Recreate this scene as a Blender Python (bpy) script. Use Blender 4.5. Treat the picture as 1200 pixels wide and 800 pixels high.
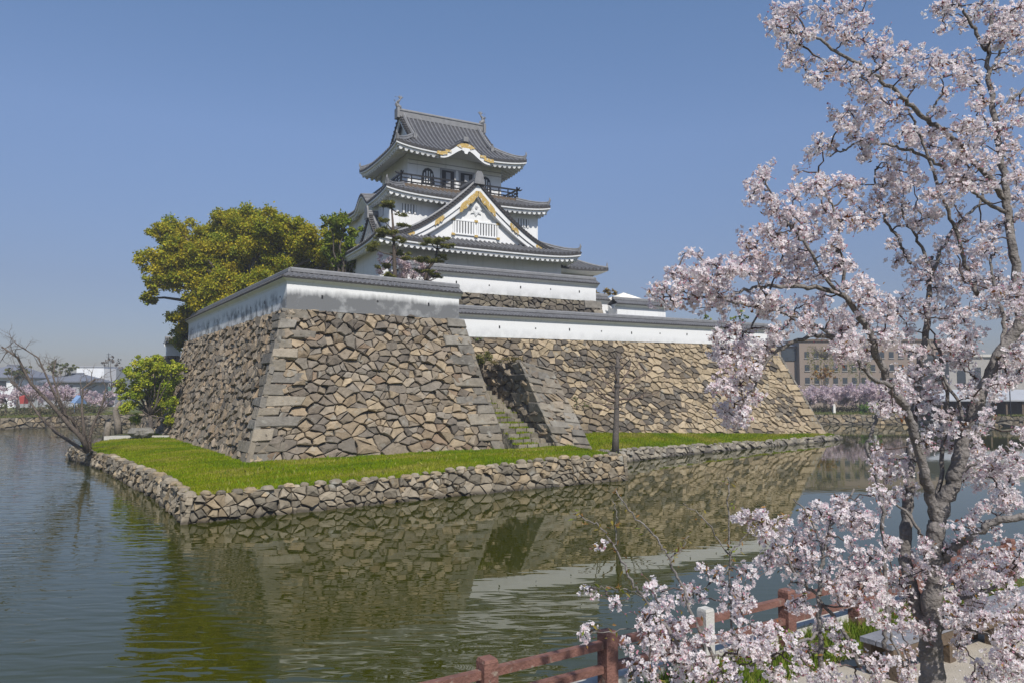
import bpy, math, random
import numpy as np
from mathutils import Vector, Matrix
from mathutils.geometry import tessellate_polygon

for _o in list(bpy.data.objects):
    bpy.data.objects.remove(_o)
S = bpy.context.scene
COL = S.collection
rng = np.random.default_rng(7)
random.seed(7)
R = math.radians

# ------------------------------------------------------------------ camera
FPX, HOR, CAMZ = 870.0, 457.0, 5.0
PITCH = math.atan((HOR - 400) / FPX)
cam_d = bpy.data.cameras.new('camera')
cam = bpy.data.objects.new('camera', cam_d)
COL.objects.link(cam)
cam.location = (0, 0, CAMZ)
cam.rotation_euler = (math.pi / 2 + PITCH, 0, 0)
cam_d.sensor_width = 36.0
cam_d.lens = 36.0 * FPX / 1200
cam_d.clip_start = 0.05
cam_d.clip_end = 6000
S.camera = cam

# ------------------------------------------------------------------ world, sun, exposure
SUN_EL = R(48)
_sx, _sy = 0.32, -0.947
SUN_AZ = math.atan2(_sx, _sy)
sun_dir = Vector((math.sin(SUN_AZ) * math.cos(SUN_EL), math.cos(SUN_AZ) * math.cos(SUN_EL), math.sin(SUN_EL)))
W = bpy.data.worlds.new('World')
S.world = W
W.use_nodes = True
wn = W.node_tree.nodes
wl = W.node_tree.links
bg = wn['Background']
sky = wn.new('ShaderNodeTexSky')
sky.sky_type = 'NISHITA'
sky.sun_disc = False
sky.sun_elevation = SUN_EL
sky.sun_rotation = SUN_AZ % (2 * math.pi)
sky.altitude = 0
sky.air_density = 1.0
sky.dust_density = 0.6
sky.ozone_density = 2.5
_g = wn.new('ShaderNodeNewGeometry') if False else wn.new('ShaderNodeTexCoord')
_sp = wn.new('ShaderNodeSeparateXYZ'); wl.new(_g.outputs['Generated'], _sp.inputs[0])
_cr = wn.new('ShaderNodeValToRGB')          # spring haze low in the sky dulls the clear-air model there
_e = _cr.color_ramp.elements
_e[0].position = 0.0; _e[0].color = (0.40, 0.385, 0.47, 1)
_e[1].position = 0.55; _e[1].color = (0.93, 1.03, 1.10, 1)
_k = _e.new(0.13); _k.color = (0.545, 0.505, 0.58, 1)
_k = _e.new(0.32); _k.color = (0.90, 0.87, 0.94, 1)
wl.new(_sp.outputs['Z'], _cr.inputs['Fac'])
_mx = wn.new('ShaderNodeMix'); _mx.data_type = 'RGBA'; _mx.blend_type = 'MULTIPLY'; _mx.inputs['Factor'].default_value = 1
wl.new(sky.outputs[0], _mx.inputs['A']); wl.new(_cr.outputs['Color'], _mx.inputs['B'])
wl.new(_mx.outputs['Result'], bg.inputs[0])
bg.inputs[1].default_value = 0.13
sl = bpy.data.lights.new('sun', 'SUN')
sl.energy = 4.7
sl.angle = R(0.5)
sl.color = (1.0, 0.95, 0.87)
sun = bpy.data.objects.new('sun', sl)
COL.objects.link(sun)
sun.location = (20, -40, 80)
sun.rotation_euler = sun_dir.to_track_quat('Z', 'Y').to_euler()
S.view_settings.view_transform = 'Standard'
S.view_settings.look = 'None'
S.view_settings.exposure = 0.0
S.view_settings.gamma = 1.0
S.view_settings.use_curve_mapping = False
S.render.engine = 'CYCLES'
S.cycles.max_bounces = 6
S.cycles.diffuse_bounces = 3
S.cycles.glossy_bounces = 3
S.cycles.transmission_bounces = 3
S.cycles.transparent_max_bounces = 6
S.cycles.use_denoising = True
S.cycles.caustics_reflective = False
S.cycles.caustics_refractive = False

# ------------------------------------------------------------------ frames
cP, sP = math.cos(PITCH), math.sin(PITCH)

def at(px, py, Y):
    """the place Y metres north of the viewpoint that is seen at a given spot of the photograph"""
    x = (px - 600) / FPX
    y = (400 - py) / FPX
    d = np.array([x, cP - y * sP, sP + y * cP])
    p = d * (Y / d[1])
    return np.array([p[0], p[1], p[2] + CAMZ])

def frame(deg):
    t = R(deg)
    u = np.array([math.cos(t), math.sin(t), 0.0])
    v = np.array([-math.sin(t), math.cos(t), 0.0])
    return u, v
U3, V3 = frame(33.0)      # moat walls
UT, VT = frame(28.5)      # keep

def W3(u, v, z):
    return U3 * u + V3 * v + np.array([0, 0, z])

def WT(u, v, z):
    return UT * u + VT * v + np.array([0, 0, z])

# ------------------------------------------------------------------ mesh builder
class MB:
    def __init__(s):
        s.v = []; s.n = 0; s.polys = []; s.pcol = []; s.pm = []
        s.qa = []; s.qc = []; s.qm = []

    def add(s, verts, faces, col=(1, 1, 1), m=0):
        verts = np.asarray(verts, float).reshape(-1, 3)
        b = s.n
        s.v.append(verts); s.n += len(verts)
        for f in faces:
            s.polys.append([b + i for i in f]); s.pcol.append(col); s.pm.append(m)

    def addq(s, V, F, cols=None, m=0):
        """bulk: V (n,3), F (k,4) or (k,3) indices, cols (k,3)"""
        V = np.asarray(V, float).reshape(-1, 3)
        F = np.asarray(F, int)
        s.v.append(V)
        s.qa.append(F + s.n); s.n += len(V)
        if cols is None:
            cols = np.ones((len(F), 3))
        s.qc.append(np.asarray(cols, float)); s.qm.append(np.full(len(F), m, int))

    def grid(s, P, col=(1, 1, 1), m=0, close=False):
        """P (r,c,3) grid of points"""
        P = np.asarray(P, float)
        r, c = P.shape[:2]
        idx = np.arange(r * c).reshape(r, c)
        if close:
            idx = np.concatenate([idx, idx[:, :1]], 1)
        F = np.stack([idx[:-1, :-1], idx[:-1, 1:], idx[1:, 1:], idx[1:, :-1]], -1).reshape(-1, 4)
        s.addq(P.reshape(-1, 3), F, np.tile(np.array(col, float), (len(F), 1)), m)

    def box(s, c, size, axes=None, col=(1, 1, 1), m=0, taper=1.0):
        c = np.asarray(c, float)
        ax = axes if axes is not None else np.eye(3)
        hx, hy, hz = [q / 2 for q in size]
        vs = []
        for z in (-1, 1):
            k = taper if z > 0 else 1.0
            for x, y in ((-1, -1), (1, -1), (1, 1), (-1, 1)):
                vs.append(c + ax[0] * x * hx * k + ax[1] * y * hy * k + ax[2] * z * hz)
        s.add(vs, [(3, 2, 1, 0), (4, 5, 6, 7), (0, 1, 5, 4), (1, 2, 6, 5), (2, 3, 7, 6), (3, 0, 4, 7)], col, m)

    def tube(s, pts, radii, n=6, col=(1, 1, 1), m=0, cap=True):
        pts = np.asarray(pts, float)
        k = len(pts)
        radii = np.broadcast_to(np.asarray(radii, float), (k,))
        t = np.gradient(pts, axis=0)
        t /= np.maximum(np.linalg.norm(t, axis=1, keepdims=True), 1e-9)
        ref = np.array([0.31, 0.17, 0.93]) if abs(t[0][2]) < 0.8 else np.array([0.9, 0.3, 0.1])
        rings = []
        a = np.linspace(0, 2 * math.pi, n, endpoint=False)
        n1 = None
        for i in range(k):
            if n1 is None:
                n1 = np.cross(t[i], ref)
            else:
                n1 = n1 - t[i] * (n1 @ t[i])
            n1 = n1 / max(np.linalg.norm(n1), 1e-9)
            n2 = np.cross(t[i], n1)
            rings.append(pts[i] + radii[i] * (np.cos(a)[:, None] * n1 + np.sin(a)[:, None] * n2))
        base = s.n
        s.grid(np.array(rings), col, m, close=True)
        if cap:
            s.polys.append([base + j for j in range(n)][::-1]); s.pcol.append(col); s.pm.append(m)
            s.polys.append([base + (k - 1) * n + j for j in range(n)]); s.pcol.append(col); s.pm.append(m)

    def prism(s, poly2, o, ax, ay, an, depth, col=(1, 1, 1), m=0):
        """polygon (x,y) in plane o+x*ax+y*ay, thick along an (front at +depth)"""
        o = np.asarray(o, float)
        n = len(poly2)
        f = [o + ax * x + ay * y + an * depth for x, y in poly2]
        b = [o + ax * x + ay * y for x, y in poly2]
        faces = [tuple(range(n)), tuple(range(2 * n - 1, n - 1, -1))]
        for i in range(n):
            j = (i + 1) % n
            faces.append((i, n + i, n + j, j))
        s.add(f + b, faces, col, m)

    def build(s, name, mats, parent=None, origin=None, smooth=False):
        me = bpy.data.meshes.new(name)
        V = np.concatenate(s.v) if s.v else np.zeros((0, 3))
        o = np.asarray(origin, float) if origin is not None else (np.array(parent['_o']) if parent is not None and '_o' in parent else np.zeros(3))
        Vl = V - o
        me.vertices.add(len(Vl))
        me.vertices.foreach_set('co', Vl.ravel())
        loops = []; starts = []; tot = 0; cols = []; mi = []
        for F, C, M_ in zip(s.qa, s.qc, s.qm):
            k = F.shape[1]
            loops.append(F.ravel())
            starts.append(tot + np.arange(len(F)) * k)
            tot += F.size
            cols.append(C); mi.append(M_)
        if s.polys:
            ln = np.array([len(p) for p in s.polys])
            loops.append(np.array([i for p in s.polys for i in p]))
            starts.append(tot + np.concatenate([[0], np.cumsum(ln)[:-1]]))
            cols.append(np.array(s.pcol, float).reshape(-1, 3)); mi.append(np.array(s.pm, int))
        loops = np.concatenate(loops); starts = np.concatenate(starts)
        cols = np.concatenate(cols); mi = np.concatenate(mi)
        me.loops.add(len(loops)); me.polygons.add(len(starts))
        me.loops.foreach_set('vertex_index', loops.astype(np.int32))
        me.polygons.foreach_set('loop_start', starts.astype(np.int32))
        me.polygons.foreach_set('material_index', mi.astype(np.int32))
        me.polygons.foreach_set('use_smooth', np.full(len(starts), bool(smooth)))
        at_ = me.attributes.new('col', 'FLOAT_COLOR', 'FACE')
        c4 = np.ones((len(starts), 4), np.float32); c4[:, :3] = cols
        at_.data.foreach_set('color', c4.ravel())
        me.update(calc_edges=True)
        me.validate()
        for m in (mats if isinstance(mats, (list, tuple)) else [mats]):
            me.materials.append(m)
        ob = bpy.data.objects.new(name, me)
        COL.objects.link(ob)
        if parent is not None:
            ob.parent = parent
            po = np.array(parent['_o']) if '_o' in parent else np.zeros(3)
            ob.location = o - po
        else:
            ob.location = o
        ob['_o'] = [float(q) for q in o]
        return ob

def thing(name, loc, label, cat, group=None):
    o = bpy.data.objects.new(name, None)
    COL.objects.link(o)
    o.empty_display_size = 0.3
    o.location = [float(q) for q in loc]
    o['_o'] = [float(q) for q in loc]
    o['label'] = label; o['category'] = cat; o['kind'] = 'thing'
    if group: o['group'] = group
    return o

def tag(o, label, cat, group=None, kind=None):
    o['label'] = label; o['category'] = cat
    if group: o['group'] = group
    o['kind'] = kind or 'thing'
    return o

def struct(o, label=None):
    o['kind'] = 'structure'
    if label: o['label'] = label
    return o

# ------------------------------------------------------------------ materials
def mat(name, base=(0.5, 0.5, 0.5), rough=0.8, var=0.25, scale=3.0, bump=0.0, bscale=20.0, attr=True,
        transl=0.0, spec=0.3, metal=0.0, wet=False, tint=None):
    m = bpy.data.materials.new(name)
    m.use_nodes = True
    nt = m.node_tree; N = nt.nodes; L = nt.links
    b = N['Principled BSDF']
    b.inputs['Roughness'].default_value = rough
    b.inputs['Specular IOR Level'].default_value = spec
    b.inputs['Metallic'].default_value = metal
    tc = N.new('ShaderNodeTexCoord')
    nz = N.new('ShaderNodeTexNoise'); nz.inputs['Scale'].default_value = scale
    nz.inputs['Detail'].default_value = 6; nz.inputs['Roughness'].default_value = 0.62
    L.new(tc.outputs['Object'], nz.inputs['Vector'])
    mr = N.new('ShaderNodeMapRange')
    mr.inputs['From Min'].default_value = 0.25; mr.inputs['From Max'].default_value = 0.75
    mr.inputs['To Min'].default_value = 1 - var; mr.inputs['To Max'].default_value = 1 + var
    L.new(nz.outputs['Fac'], mr.inputs['Value'])
    mx = N.new('ShaderNodeMix'); mx.data_type = 'RGBA'; mx.blend_type = 'MULTIPLY'
    mx.inputs['Factor'].default_value = 1
    mx.inputs['A'].default_value = (*base, 1)
    last = mx.outputs['Result']
    L.new(mr.outputs['Result'], mx.inputs['B'])
    if attr:
        a = N.new('ShaderNodeAttribute'); a.attribute_name = 'col'
        m2 = N.new('ShaderNodeMix'); m2.data_type = 'RGBA'; m2.blend_type = 'MULTIPLY'
        m2.inputs['Factor'].default_value = 1
        L.new(last, m2.inputs['A']); L.new(a.outputs['Color'], m2.inputs['B'])
        last = m2.outputs['Result']
    if tint is not None:       # (colour, noise scale, lo, hi): patches of lichen, moss or dirt
        tcol, ts, lo, hi = tint[:4]
        tvec = tc.outputs['Object']
        if len(tint) > 4:      # long vertical runs
            tm = N.new('ShaderNodeMapping'); tm.inputs['Scale'].default_value = (1, 1, tint[4]); L.new(tvec, tm.inputs['Vector']); tvec = tm.outputs[0]
        n2 = N.new('ShaderNodeTexNoise'); n2.inputs['Scale'].default_value = ts; n2.inputs['Detail'].default_value = 5
        L.new(tvec, n2.inputs['Vector'])
        r2 = N.new('ShaderNodeMapRange'); r2.inputs['From Min'].default_value = lo; r2.inputs['From Max'].default_value = hi
        L.new(n2.outputs['Fac'], r2.inputs['Value'])
        m3 = N.new('ShaderNodeMix'); m3.data_type = 'RGBA'
        L.new(r2.outputs['Result'], m3.inputs['Factor'])
        L.new(last, m3.inputs['A']); m3.inputs['B'].default_value = (*tcol, 1)
        last = m3.outputs['Result']
    if wet:        # stones are wet and slimy just above the waterline
        gm = N.new('ShaderNodeNewGeometry'); sz = N.new('ShaderNodeSeparateXYZ'); L.new(gm.outputs['Position'], sz.inputs[0])
        wz = N.new('ShaderNodeMath'); wz.operation = 'MULTIPLY_ADD'; L.new(nz.outputs['Fac'], wz.inputs[0]); wz.inputs[1].default_value = -0.22; L.new(sz.outputs['Z'], wz.inputs[2])
        wr = N.new('ShaderNodeMapRange'); wr.inputs['From Min'].default_value = -0.04; wr.inputs['From Max'].default_value = 0.09; wr.inputs['To Min'].default_value = 0.38
        L.new(wz.outputs[0], wr.inputs['Value'])
        mw = N.new('ShaderNodeMix'); mw.data_type = 'RGBA'; mw.blend_type = 'MULTIPLY'; mw.inputs['Factor'].default_value = 1
        L.new(last, mw.inputs['A']); L.new(wr.outputs['Result'], mw.inputs['B']); last = mw.outputs['Result']
    L.new(last, b.inputs['Base Color'])
    if bump:
        nb = N.new('ShaderNodeTexNoise'); nb.inputs['Scale'].default_value = bscale
        nb.inputs['Detail'].default_value = 5
        L.new(tc.outputs['Object'], nb.inputs['Vector'])
        bp = N.new('ShaderNodeBump'); bp.inputs['Strength'].default_value = bump
        bp.inputs['Distance'].default_value = 0.05
        L.new(nb.outputs['Fac'], bp.inputs['Height'])
        L.new(bp.outputs['Normal'], b.inputs['Normal'])
    if transl:
        out = N['Material Output']
        tr = N.new('ShaderNodeBsdfTranslucent')
        L.new(last, tr.inputs['Color'])
        ms = N.new('ShaderNodeMixShader'); ms.inputs['Fac'].default_value = transl
        L.new(b.outputs['BSDF'], ms.inputs[1]); L.new(tr.outputs['BSDF'], ms.inputs[2])
        L.new(ms.outputs['Shader'], out.inputs['Surface'])
    return m

M = {}
M['stone'] = mat('rough_stone', wet=True, rough=0.92, var=0.30, scale=2.6, bump=1.3, bscale=5.0, tint=((0.30, 0.29, 0.25), 1.7, 0.60, 0.80))
M['joint'] = mat('dark_joint', (0.045, 0.042, 0.036), 1.0, 0.3, 4)
M['white'] = mat('white_plaster', (0.74, 0.74, 0.735), 0.85, 0.045, 1.2, bump=0.05, bscale=14, tint=((0.50, 0.50, 0.49), 2.6, 0.56, 0.95, 0.10))
M['tile'] = mat('grey_roof_tile', (0.112, 0.112, 0.118), 0.55, 0.30, 2.2, bump=0.2, bscale=18, spec=0.45)
M['ridge'] = mat('grey_ridge_tile', (0.20, 0.20, 0.205), 0.6, 0.25, 3.0, bump=0.2, bscale=18, spec=0.4)
M['edge'] = mat('dark_tile_edge', (0.055, 0.052, 0.052), 0.6, 0.25, 6)
M['dark'] = mat('dark_interior', (0.018, 0.018, 0.02), 0.6, 0.2, 4)
M['black'] = mat('black_lacquer', (0.02, 0.019, 0.018), 0.4, 0.2, 4)
M['gold'] = mat('gilt_metal', (0.52, 0.36, 0.12), 0.5, 0.35, 9.0, metal=0.3, bump=0.6, bscale=16, tint=((0.62, 0.58, 0.50), 4.5, 0.56, 0.64))
M['grey'] = mat('grey_trim', (0.30, 0.30, 0.31), 0.8, 0.1, 3)
M['bark'] = mat('tree_bark', (1, 1, 1), 0.95, 0.45, 9.0, bump=0.8, bscale=26)
M['leaf'] = mat('leaf', (1, 1, 1), 0.6, 0.12, 0.6, transl=0.35, spec=0.25)
M['petal'] = mat('cherry_petal', (1, 1, 1), 0.7, 0.05, 3.0, transl=0.5, spec=0.1)
M['grass'] = mat('grass_blade', (1, 1, 1), 0.7, 0.15, 0.5, transl=0.3, spec=0.04)
M['wood'] = mat('red_brown_wood', (0.185, 0.092, 0.072), 0.8, 0.35, 7, bump=0.4, bscale=34, tint=((0.26, 0.20, 0.16), 9.0, 0.60, 0.70))
M['plank'] = mat('weathered_plank', (0.22, 0.22, 0.235), 0.75, 0.25, 5, bump=0.3, bscale=26)
M['beam'] = mat('brown_beam', (0.13, 0.095, 0.065), 0.8, 0.3, 7, bump=0.3, bscale=24)
M['concrete'] = mat('pale_concrete', (0.50, 0.48, 0.44), 0.9, 0.2, 8, bump=0.3, bscale=40)
# ------------------------------------------------------------------ ground and water
MOAT = [tuple(W3(-70, 7.35, 0)[:2]), tuple(W3(118, 7.35, 0)[:2]), (104, 84), (82, 96), (69.5, 102.2), (62.5, 109.2), (45, 110), (20, 126),
        (-30, 127), (-57, 113), (-60.5, 104), (-65.4, 95.3), (-78, 66), (-96, 20)]

def ground_mat():
    m = bpy.data.materials.new('earth_and_grass'); m.use_nodes = True
    N = m.node_tree.nodes; L = m.node_tree.links; b = N['Principled BSDF']
    b.inputs['Roughness'].default_value = 0.95; b.inputs['Specular IOR Level'].default_value = 0.1
    tc = N.new('ShaderNodeTexCoord'); n1 = N.new('ShaderNodeTexNoise'); n1.inputs['Scale'].default_value = 0.35; n1.inputs['Detail'].default_value = 8
    L.new(tc.outputs['Object'], n1.inputs['Vector'])
    cr = N.new('ShaderNodeValToRGB')
    e = cr.color_ramp.elements
    e[0].position = 0.38; e[0].color = (0.055, 0.085, 0.02, 1)
    e[1].position = 0.62; e[1].color = (0.22, 0.185, 0.12, 1)
    k = e.new(0.5); k.color = (0.11, 0.12, 0.04, 1)
    L.new(n1.outputs['Fac'], cr.inputs['Fac']); L.new(cr.outputs['Color'], b.inputs['Base Color'])
    n2 = N.new('ShaderNodeTexNoise'); n2.inputs['Scale'].default_value = 12; n2.inputs['Detail'].default_value = 6
    L.new(tc.outputs['Object'], n2.inputs['Vector'])
    bp = N.new('ShaderNodeBump'); bp.inputs['Strength'].default_value = 0.6; bp.inputs['Distance'].default_value = 0.06
    L.new(n2.outputs['Fac'], bp.inputs['Height']); L.new(bp.outputs['Normal'], b.inputs['Normal'])
    return m
M['ground'] = ground_mat()

def sheet(name, outer, z, m, holes=(), bottom=None):
    loops = [[Vector((x, y, 0)) for x, y in outer]] + [[Vector((x, y, 0)) for x, y in h] for h in holes]
    tris = tessellate_polygon(loops)
    pts = [p for lp in loops for p in lp]
    mb = MB()
    vs = [(p.x, p.y, z) for p in pts]
    fs = []
    for t in tris:
        a, b_, c = [pts[i] for i in t]
        cr = (b_ - a).cross(c - a).z
        fs.append(tuple(t) if cr > 0 else tuple(reversed(t)))
    mb.add(vs, fs)
    return mb.build(name, m)

GZ = 1.45
struct(sheet('ground', [(-3000, -3000), (3000, -3000), (3000, 4500), (-3000, 4500)], GZ, M['ground'], [MOAT]))

def water_mat():
    m = bpy.data.materials.new('murky_moat_water'); m.use_nodes = True
    N = m.node_tree.nodes; L = m.node_tree.links; b = N['Principled BSDF']
    b.inputs['Base Color'].default_value = (0.034, 0.037, 0.001, 1)
    b.inputs['Roughness'].default_value = 0.012
    b.inputs['IOR'].default_value = 1.45
    b.inputs['Specular IOR Level'].default_value = 0.5
    tc = N.new('ShaderNodeTexCoord')
    # wind ruffles one side of the moat more than the lee of the rampart
    big = N.new('ShaderNodeTexNoise'); big.inputs['Scale'].default_value = 0.045; big.inputs['Detail'].default_value = 2
    L.new(tc.outputs['Object'], big.inputs['Vector'])
    sp = N.new('ShaderNodeSeparateXYZ'); L.new(tc.outputs['Object'], sp.inputs[0])
    mu = N.new('ShaderNodeMapping'); mu.inputs['Rotation'].default_value = (0, 0, R(-33)); L.new(tc.outputs['Object'], mu.inputs['Vector'])
    su = N.new('ShaderNodeSeparateXYZ'); L.new(mu.outputs[0], su.inputs[0])
    gx = N.new('ShaderNodeMapRange'); gx.inputs['From Min'].default_value = -3; gx.inputs['From Max'].default_value = 6.5
    gx.inputs['To Min'].default_value = 0.80; gx.inputs['To Max'].default_value = 0.0
    L.new(su.outputs['X'], gx.inputs['Value'])
    gy = N.new('ShaderNodeMapRange'); gy.inputs['From Min'].default_value = 11; gy.inputs['From Max'].default_value = 20
    gy.inputs['To Min'].default_value = 0.34; gy.inputs['To Max'].default_value = 0.0
    L.new(sp.outputs['Y'], gy.inputs['Value'])
    mxx = N.new('ShaderNodeMath'); mxx.operation = 'MAXIMUM'
    L.new(gx.outputs[0], mxx.inputs[0]); L.new(gy.outputs[0], mxx.inputs[1])
    st = N.new('ShaderNodeMath'); st.operation = 'MULTIPLY_ADD'
    L.new(mxx.outputs[0], st.inputs[0]); L.new(big.outputs['Fac'], st.inputs[1]); st.inputs[2].default_value = 0.013
    mp = N.new('ShaderNodeMapping'); mp.inputs['Rotation'].default_value = (0, 0, R(-28)); mp.inputs['Scale'].default_value = (0.5, 1.6, 1)
    L.new(tc.outputs['Object'], mp.inputs['Vector'])
    n1 = N.new('ShaderNodeTexNoise'); n1.inputs['Scale'].default_value = 2.0; n1.inputs['Detail'].default_value = 0.6; n1.inputs['Roughness'].default_value = 0.5
    n1.inputs['Distortion'].default_value = 0.6
    L.new(mp.outputs[0], n1.inputs['Vector'])
    n2 = N.new('ShaderNodeTexNoise'); n2.inputs['Scale'].default_value = 0.8; n2.inputs['Detail'].default_value = 2
    L.new(mp.outputs[0], n2.inputs['Vector'])
    ad = N.new('ShaderNodeMath'); ad.operation = 'ADD'
    L.new(n1.outputs['Fac'], ad.inputs[0]); L.new(n2.outputs['Fac'], ad.inputs[1])
    bp = N.new('ShaderNodeBump'); bp.inputs['Distance'].default_value = 0.085
    L.new(st.outputs[0], bp.inputs['Strength'])
    L.new(ad.outputs[0], bp.inputs['Height']); L.new(bp.outputs['Normal'], b.inputs['Normal'])
    return m
M['water'] = water_mat()
struct(sheet('water', [(-130, -60), (160, -60), (160, 160), (-130, 160)], 0.0, M['water']))

# ------------------------------------------------------------------ stone walling
def clip_half(poly, px, py, nx, ny):
    out = []
    n = len(poly)
    for i in range(n):
        ax, ay = poly[i]; bx, by = poly[(i + 1) % n]
        da = (ax - px) * nx + (ay - py) * ny
        db = (bx - px) * nx + (by - py) * ny
        if da <= 0: out.append((ax, ay))
        if (da < 0 < db) or (db < 0 < da):
            t = da / (da - db)
            out.append((ax + (bx - ax) * t, ay + (by - ay) * t))
    return out

def voronoi(Wd, Hd, sx, sy, jit=0.44, drop=0.22, extra=0.42):
    nx = max(1, int(Wd / sx)); ny = max(1, int(Hd / sy))
    pts = []
    for j in range(-1, ny + 1):
        for i in range(-1, nx + 2):
            if random.random() < drop: continue
            x = (i + 0.5 + (0.5 if j % 2 else 0) + random.uniform(-jit, jit)) * Wd / nx
            y = (j + 0.5 + random.uniform(-jit, jit) * 0.9) * Hd / ny
            pts.append((x, y))
            if random.random() < extra:
                pts.append((x + random.uniform(0.3, 0.5) * sx, y + random.uniform(-0.4, 0.4) * sy))
    cell = max(sx, sy) * 1.3
    grid = {}
    for k, (x, y) in enumerate(pts):
        grid.setdefault((int(x // cell), int(y // cell)), []).append(k)
    res = []
    for k, (x, y) in enumerate(pts):
        poly = [(0, 0), (Wd, 0), (Wd, Hd), (0, Hd)]
        gx, gy = int(x // cell), int(y // cell)
        nb = [q for a in (-2, -1, 0, 1, 2) for b_ in (-2, -1, 0, 1, 2) for q in grid.get((gx + a, gy + b_), ()) if q != k]
        nb.sort(key=lambda q: (pts[q][0] - x) ** 2 + (pts[q][1] - y) ** 2)
        for q in nb[:22]:
            qx, qy = pts[q]
            poly = clip_half(poly, (x + qx) / 2, (y + qy) / 2, qx - x, qy - y)
            if len(poly) < 3: break
        if len(poly) >= 3:
            res.append(poly)
    return res

def smap(B0, B1, T0, T1, power=1.0, sag=0.0):
    """maps (x in 0..1, y in 0..1) to the battered wall face"""
    B0, B1, T0, T1 = [np.asarray(q, float) for q in (B0, B1, T0, T1)]
    n = np.cross(B1 - B0, T0 - B0); n /= np.linalg.norm(n)
    nh = np.array([n[0], n[1], 0]); nh /= max(np.linalg.norm(nh), 1e-9)
    def f(x, y, h=0.0):
        p = (B0 * (1 - x) + B1 * x) * (1 - y) + (T0 * (1 - x) + T1 * x) * y
        return p - nh * sag * 4 * y * (1 - y) + n * h
    return f, n, np.linalg.norm((B1 + T1 - B0 - T0) / 2), np.linalg.norm((T0 + T1 - B0 - B1) / 2)

def stones(mb, f, Wd, Hd, sx, sy, colf, gap=0.016, hmin=0.0, hmax=0.16, bev=0.060, tilt=0.25, base=-0.15, rough=1.0, wide=0.68, **kw):
    for poly in voronoi(Wd * wide, Hd, sx * wide, sy, **kw):
        poly = [(p[0] / wide, p[1]) for p in poly]
        cx = sum(p[0] for p in poly) / len(poly); cy_ = sum(p[1] for p in poly) / len(poly)
        size = math.sqrt(max(1e-6, sum((p[0] - cx) ** 2 + (p[1] - cy_) ** 2 for p in poly) / len(poly)))
        if size < 0.05: continue
        # subdivide long edges with a nudge so outlines are not straight
        pp = []
        for i in range(len(poly)):
            a = poly[i]; b_ = poly[(i + 1) % len(poly)]
            l = math.hypot(b_[0] - a[0], b_[1] - a[1])
            if l < 0.04: continue
            pp.append(a)
            if l > 0.26:
                k = random.uniform(0.3, 0.7); w = random.uniform(0.0, 0.16)
                mx_, my_ = a[0] + (b_[0] - a[0]) * k, a[1] + (b_[1] - a[1]) * k
                pp.append((mx_ + (cx - mx_) * w, my_ + (cy_ - my_) * w))
        if len(pp) < 3: continue
        col = colf(cx / Wd, cy_ / Hd)
        h0 = random.uniform(hmin, hmax) * min(1.0, size / 0.22)
        ta, tb = random.uniform(-tilt, tilt), random.uniform(-tilt, tilt) - 0.15
        n = len(pp)
        vs = []
        g1 = max(0.3, 1 - gap / size)
        bb = min(bev * random.uniform(0.5, 2.0), size * 0.4)
        g2 = max(0.25, 1 - (gap + bb) / size)
        jr = [(random.uniform(-0.09, 0.09) * rough, random.uniform(-0.09, 0.09) * rough) for _ in pp]
        jh = [random.uniform(-0.04, 0.02) * rough * min(1, size / 0.25) for _ in pp]
        gm_ = g1 + (g2 - g1) * 0.38
        for ring, (g, hh) in enumerate(((g1, base), (g1, h0 - bb), (gm_, h0 - bb * 0.28), (g2, h0))):
            for q, (x, y) in enumerate(pp):
                dx, dy = (x - cx) * g, (y - cy_) * g
                if ring == 3:
                    dx += jr[q][0] * size * 1.4; dy += jr[q][1] * size * 1.4
                h = hh + ((ta * dx + tb * dy + jh[q]) if ring else 0)
                vs.append(f((cx + dx) / Wd, (cy_ + dy) / Hd, max(h, base)))
        ox, oy = random.uniform(-0.4, 0.4) * size, random.uniform(-0.4, 0.4) * size
        vs.append(f((cx + ox) / Wd, (cy_ + oy) / Hd, h0 + ta * ox + tb * oy + random.uniform(0.0, 0.10) * rough * min(1, size / 0.25)))
        fs = []
        for r in (0, 1, 2):
            for i in range(n):
                j = (i + 1) % n
                fs.append((r * n + i, r * n + j, (r + 1) * n + j, (r + 1) * n + i))
        if random.random() < 0.40:
            fs.append(tuple(3 * n + i for i in range(n)))
        else:
            for i in range(n):
                fs.append((3 * n + i, 3 * n + (i + 1) % n, 4 * n))
        mb.add(vs, fs, col)

def backing(mb, f, h=-0.13, m=1):
    P = np.array([[f(x, y, h) for x in (0, 0.25, 0.5, 0.75, 1)] for y in (0, 0.25, 0.5, 0.75, 1)])
    mb.grid(P, (1, 1, 1), m)

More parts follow.
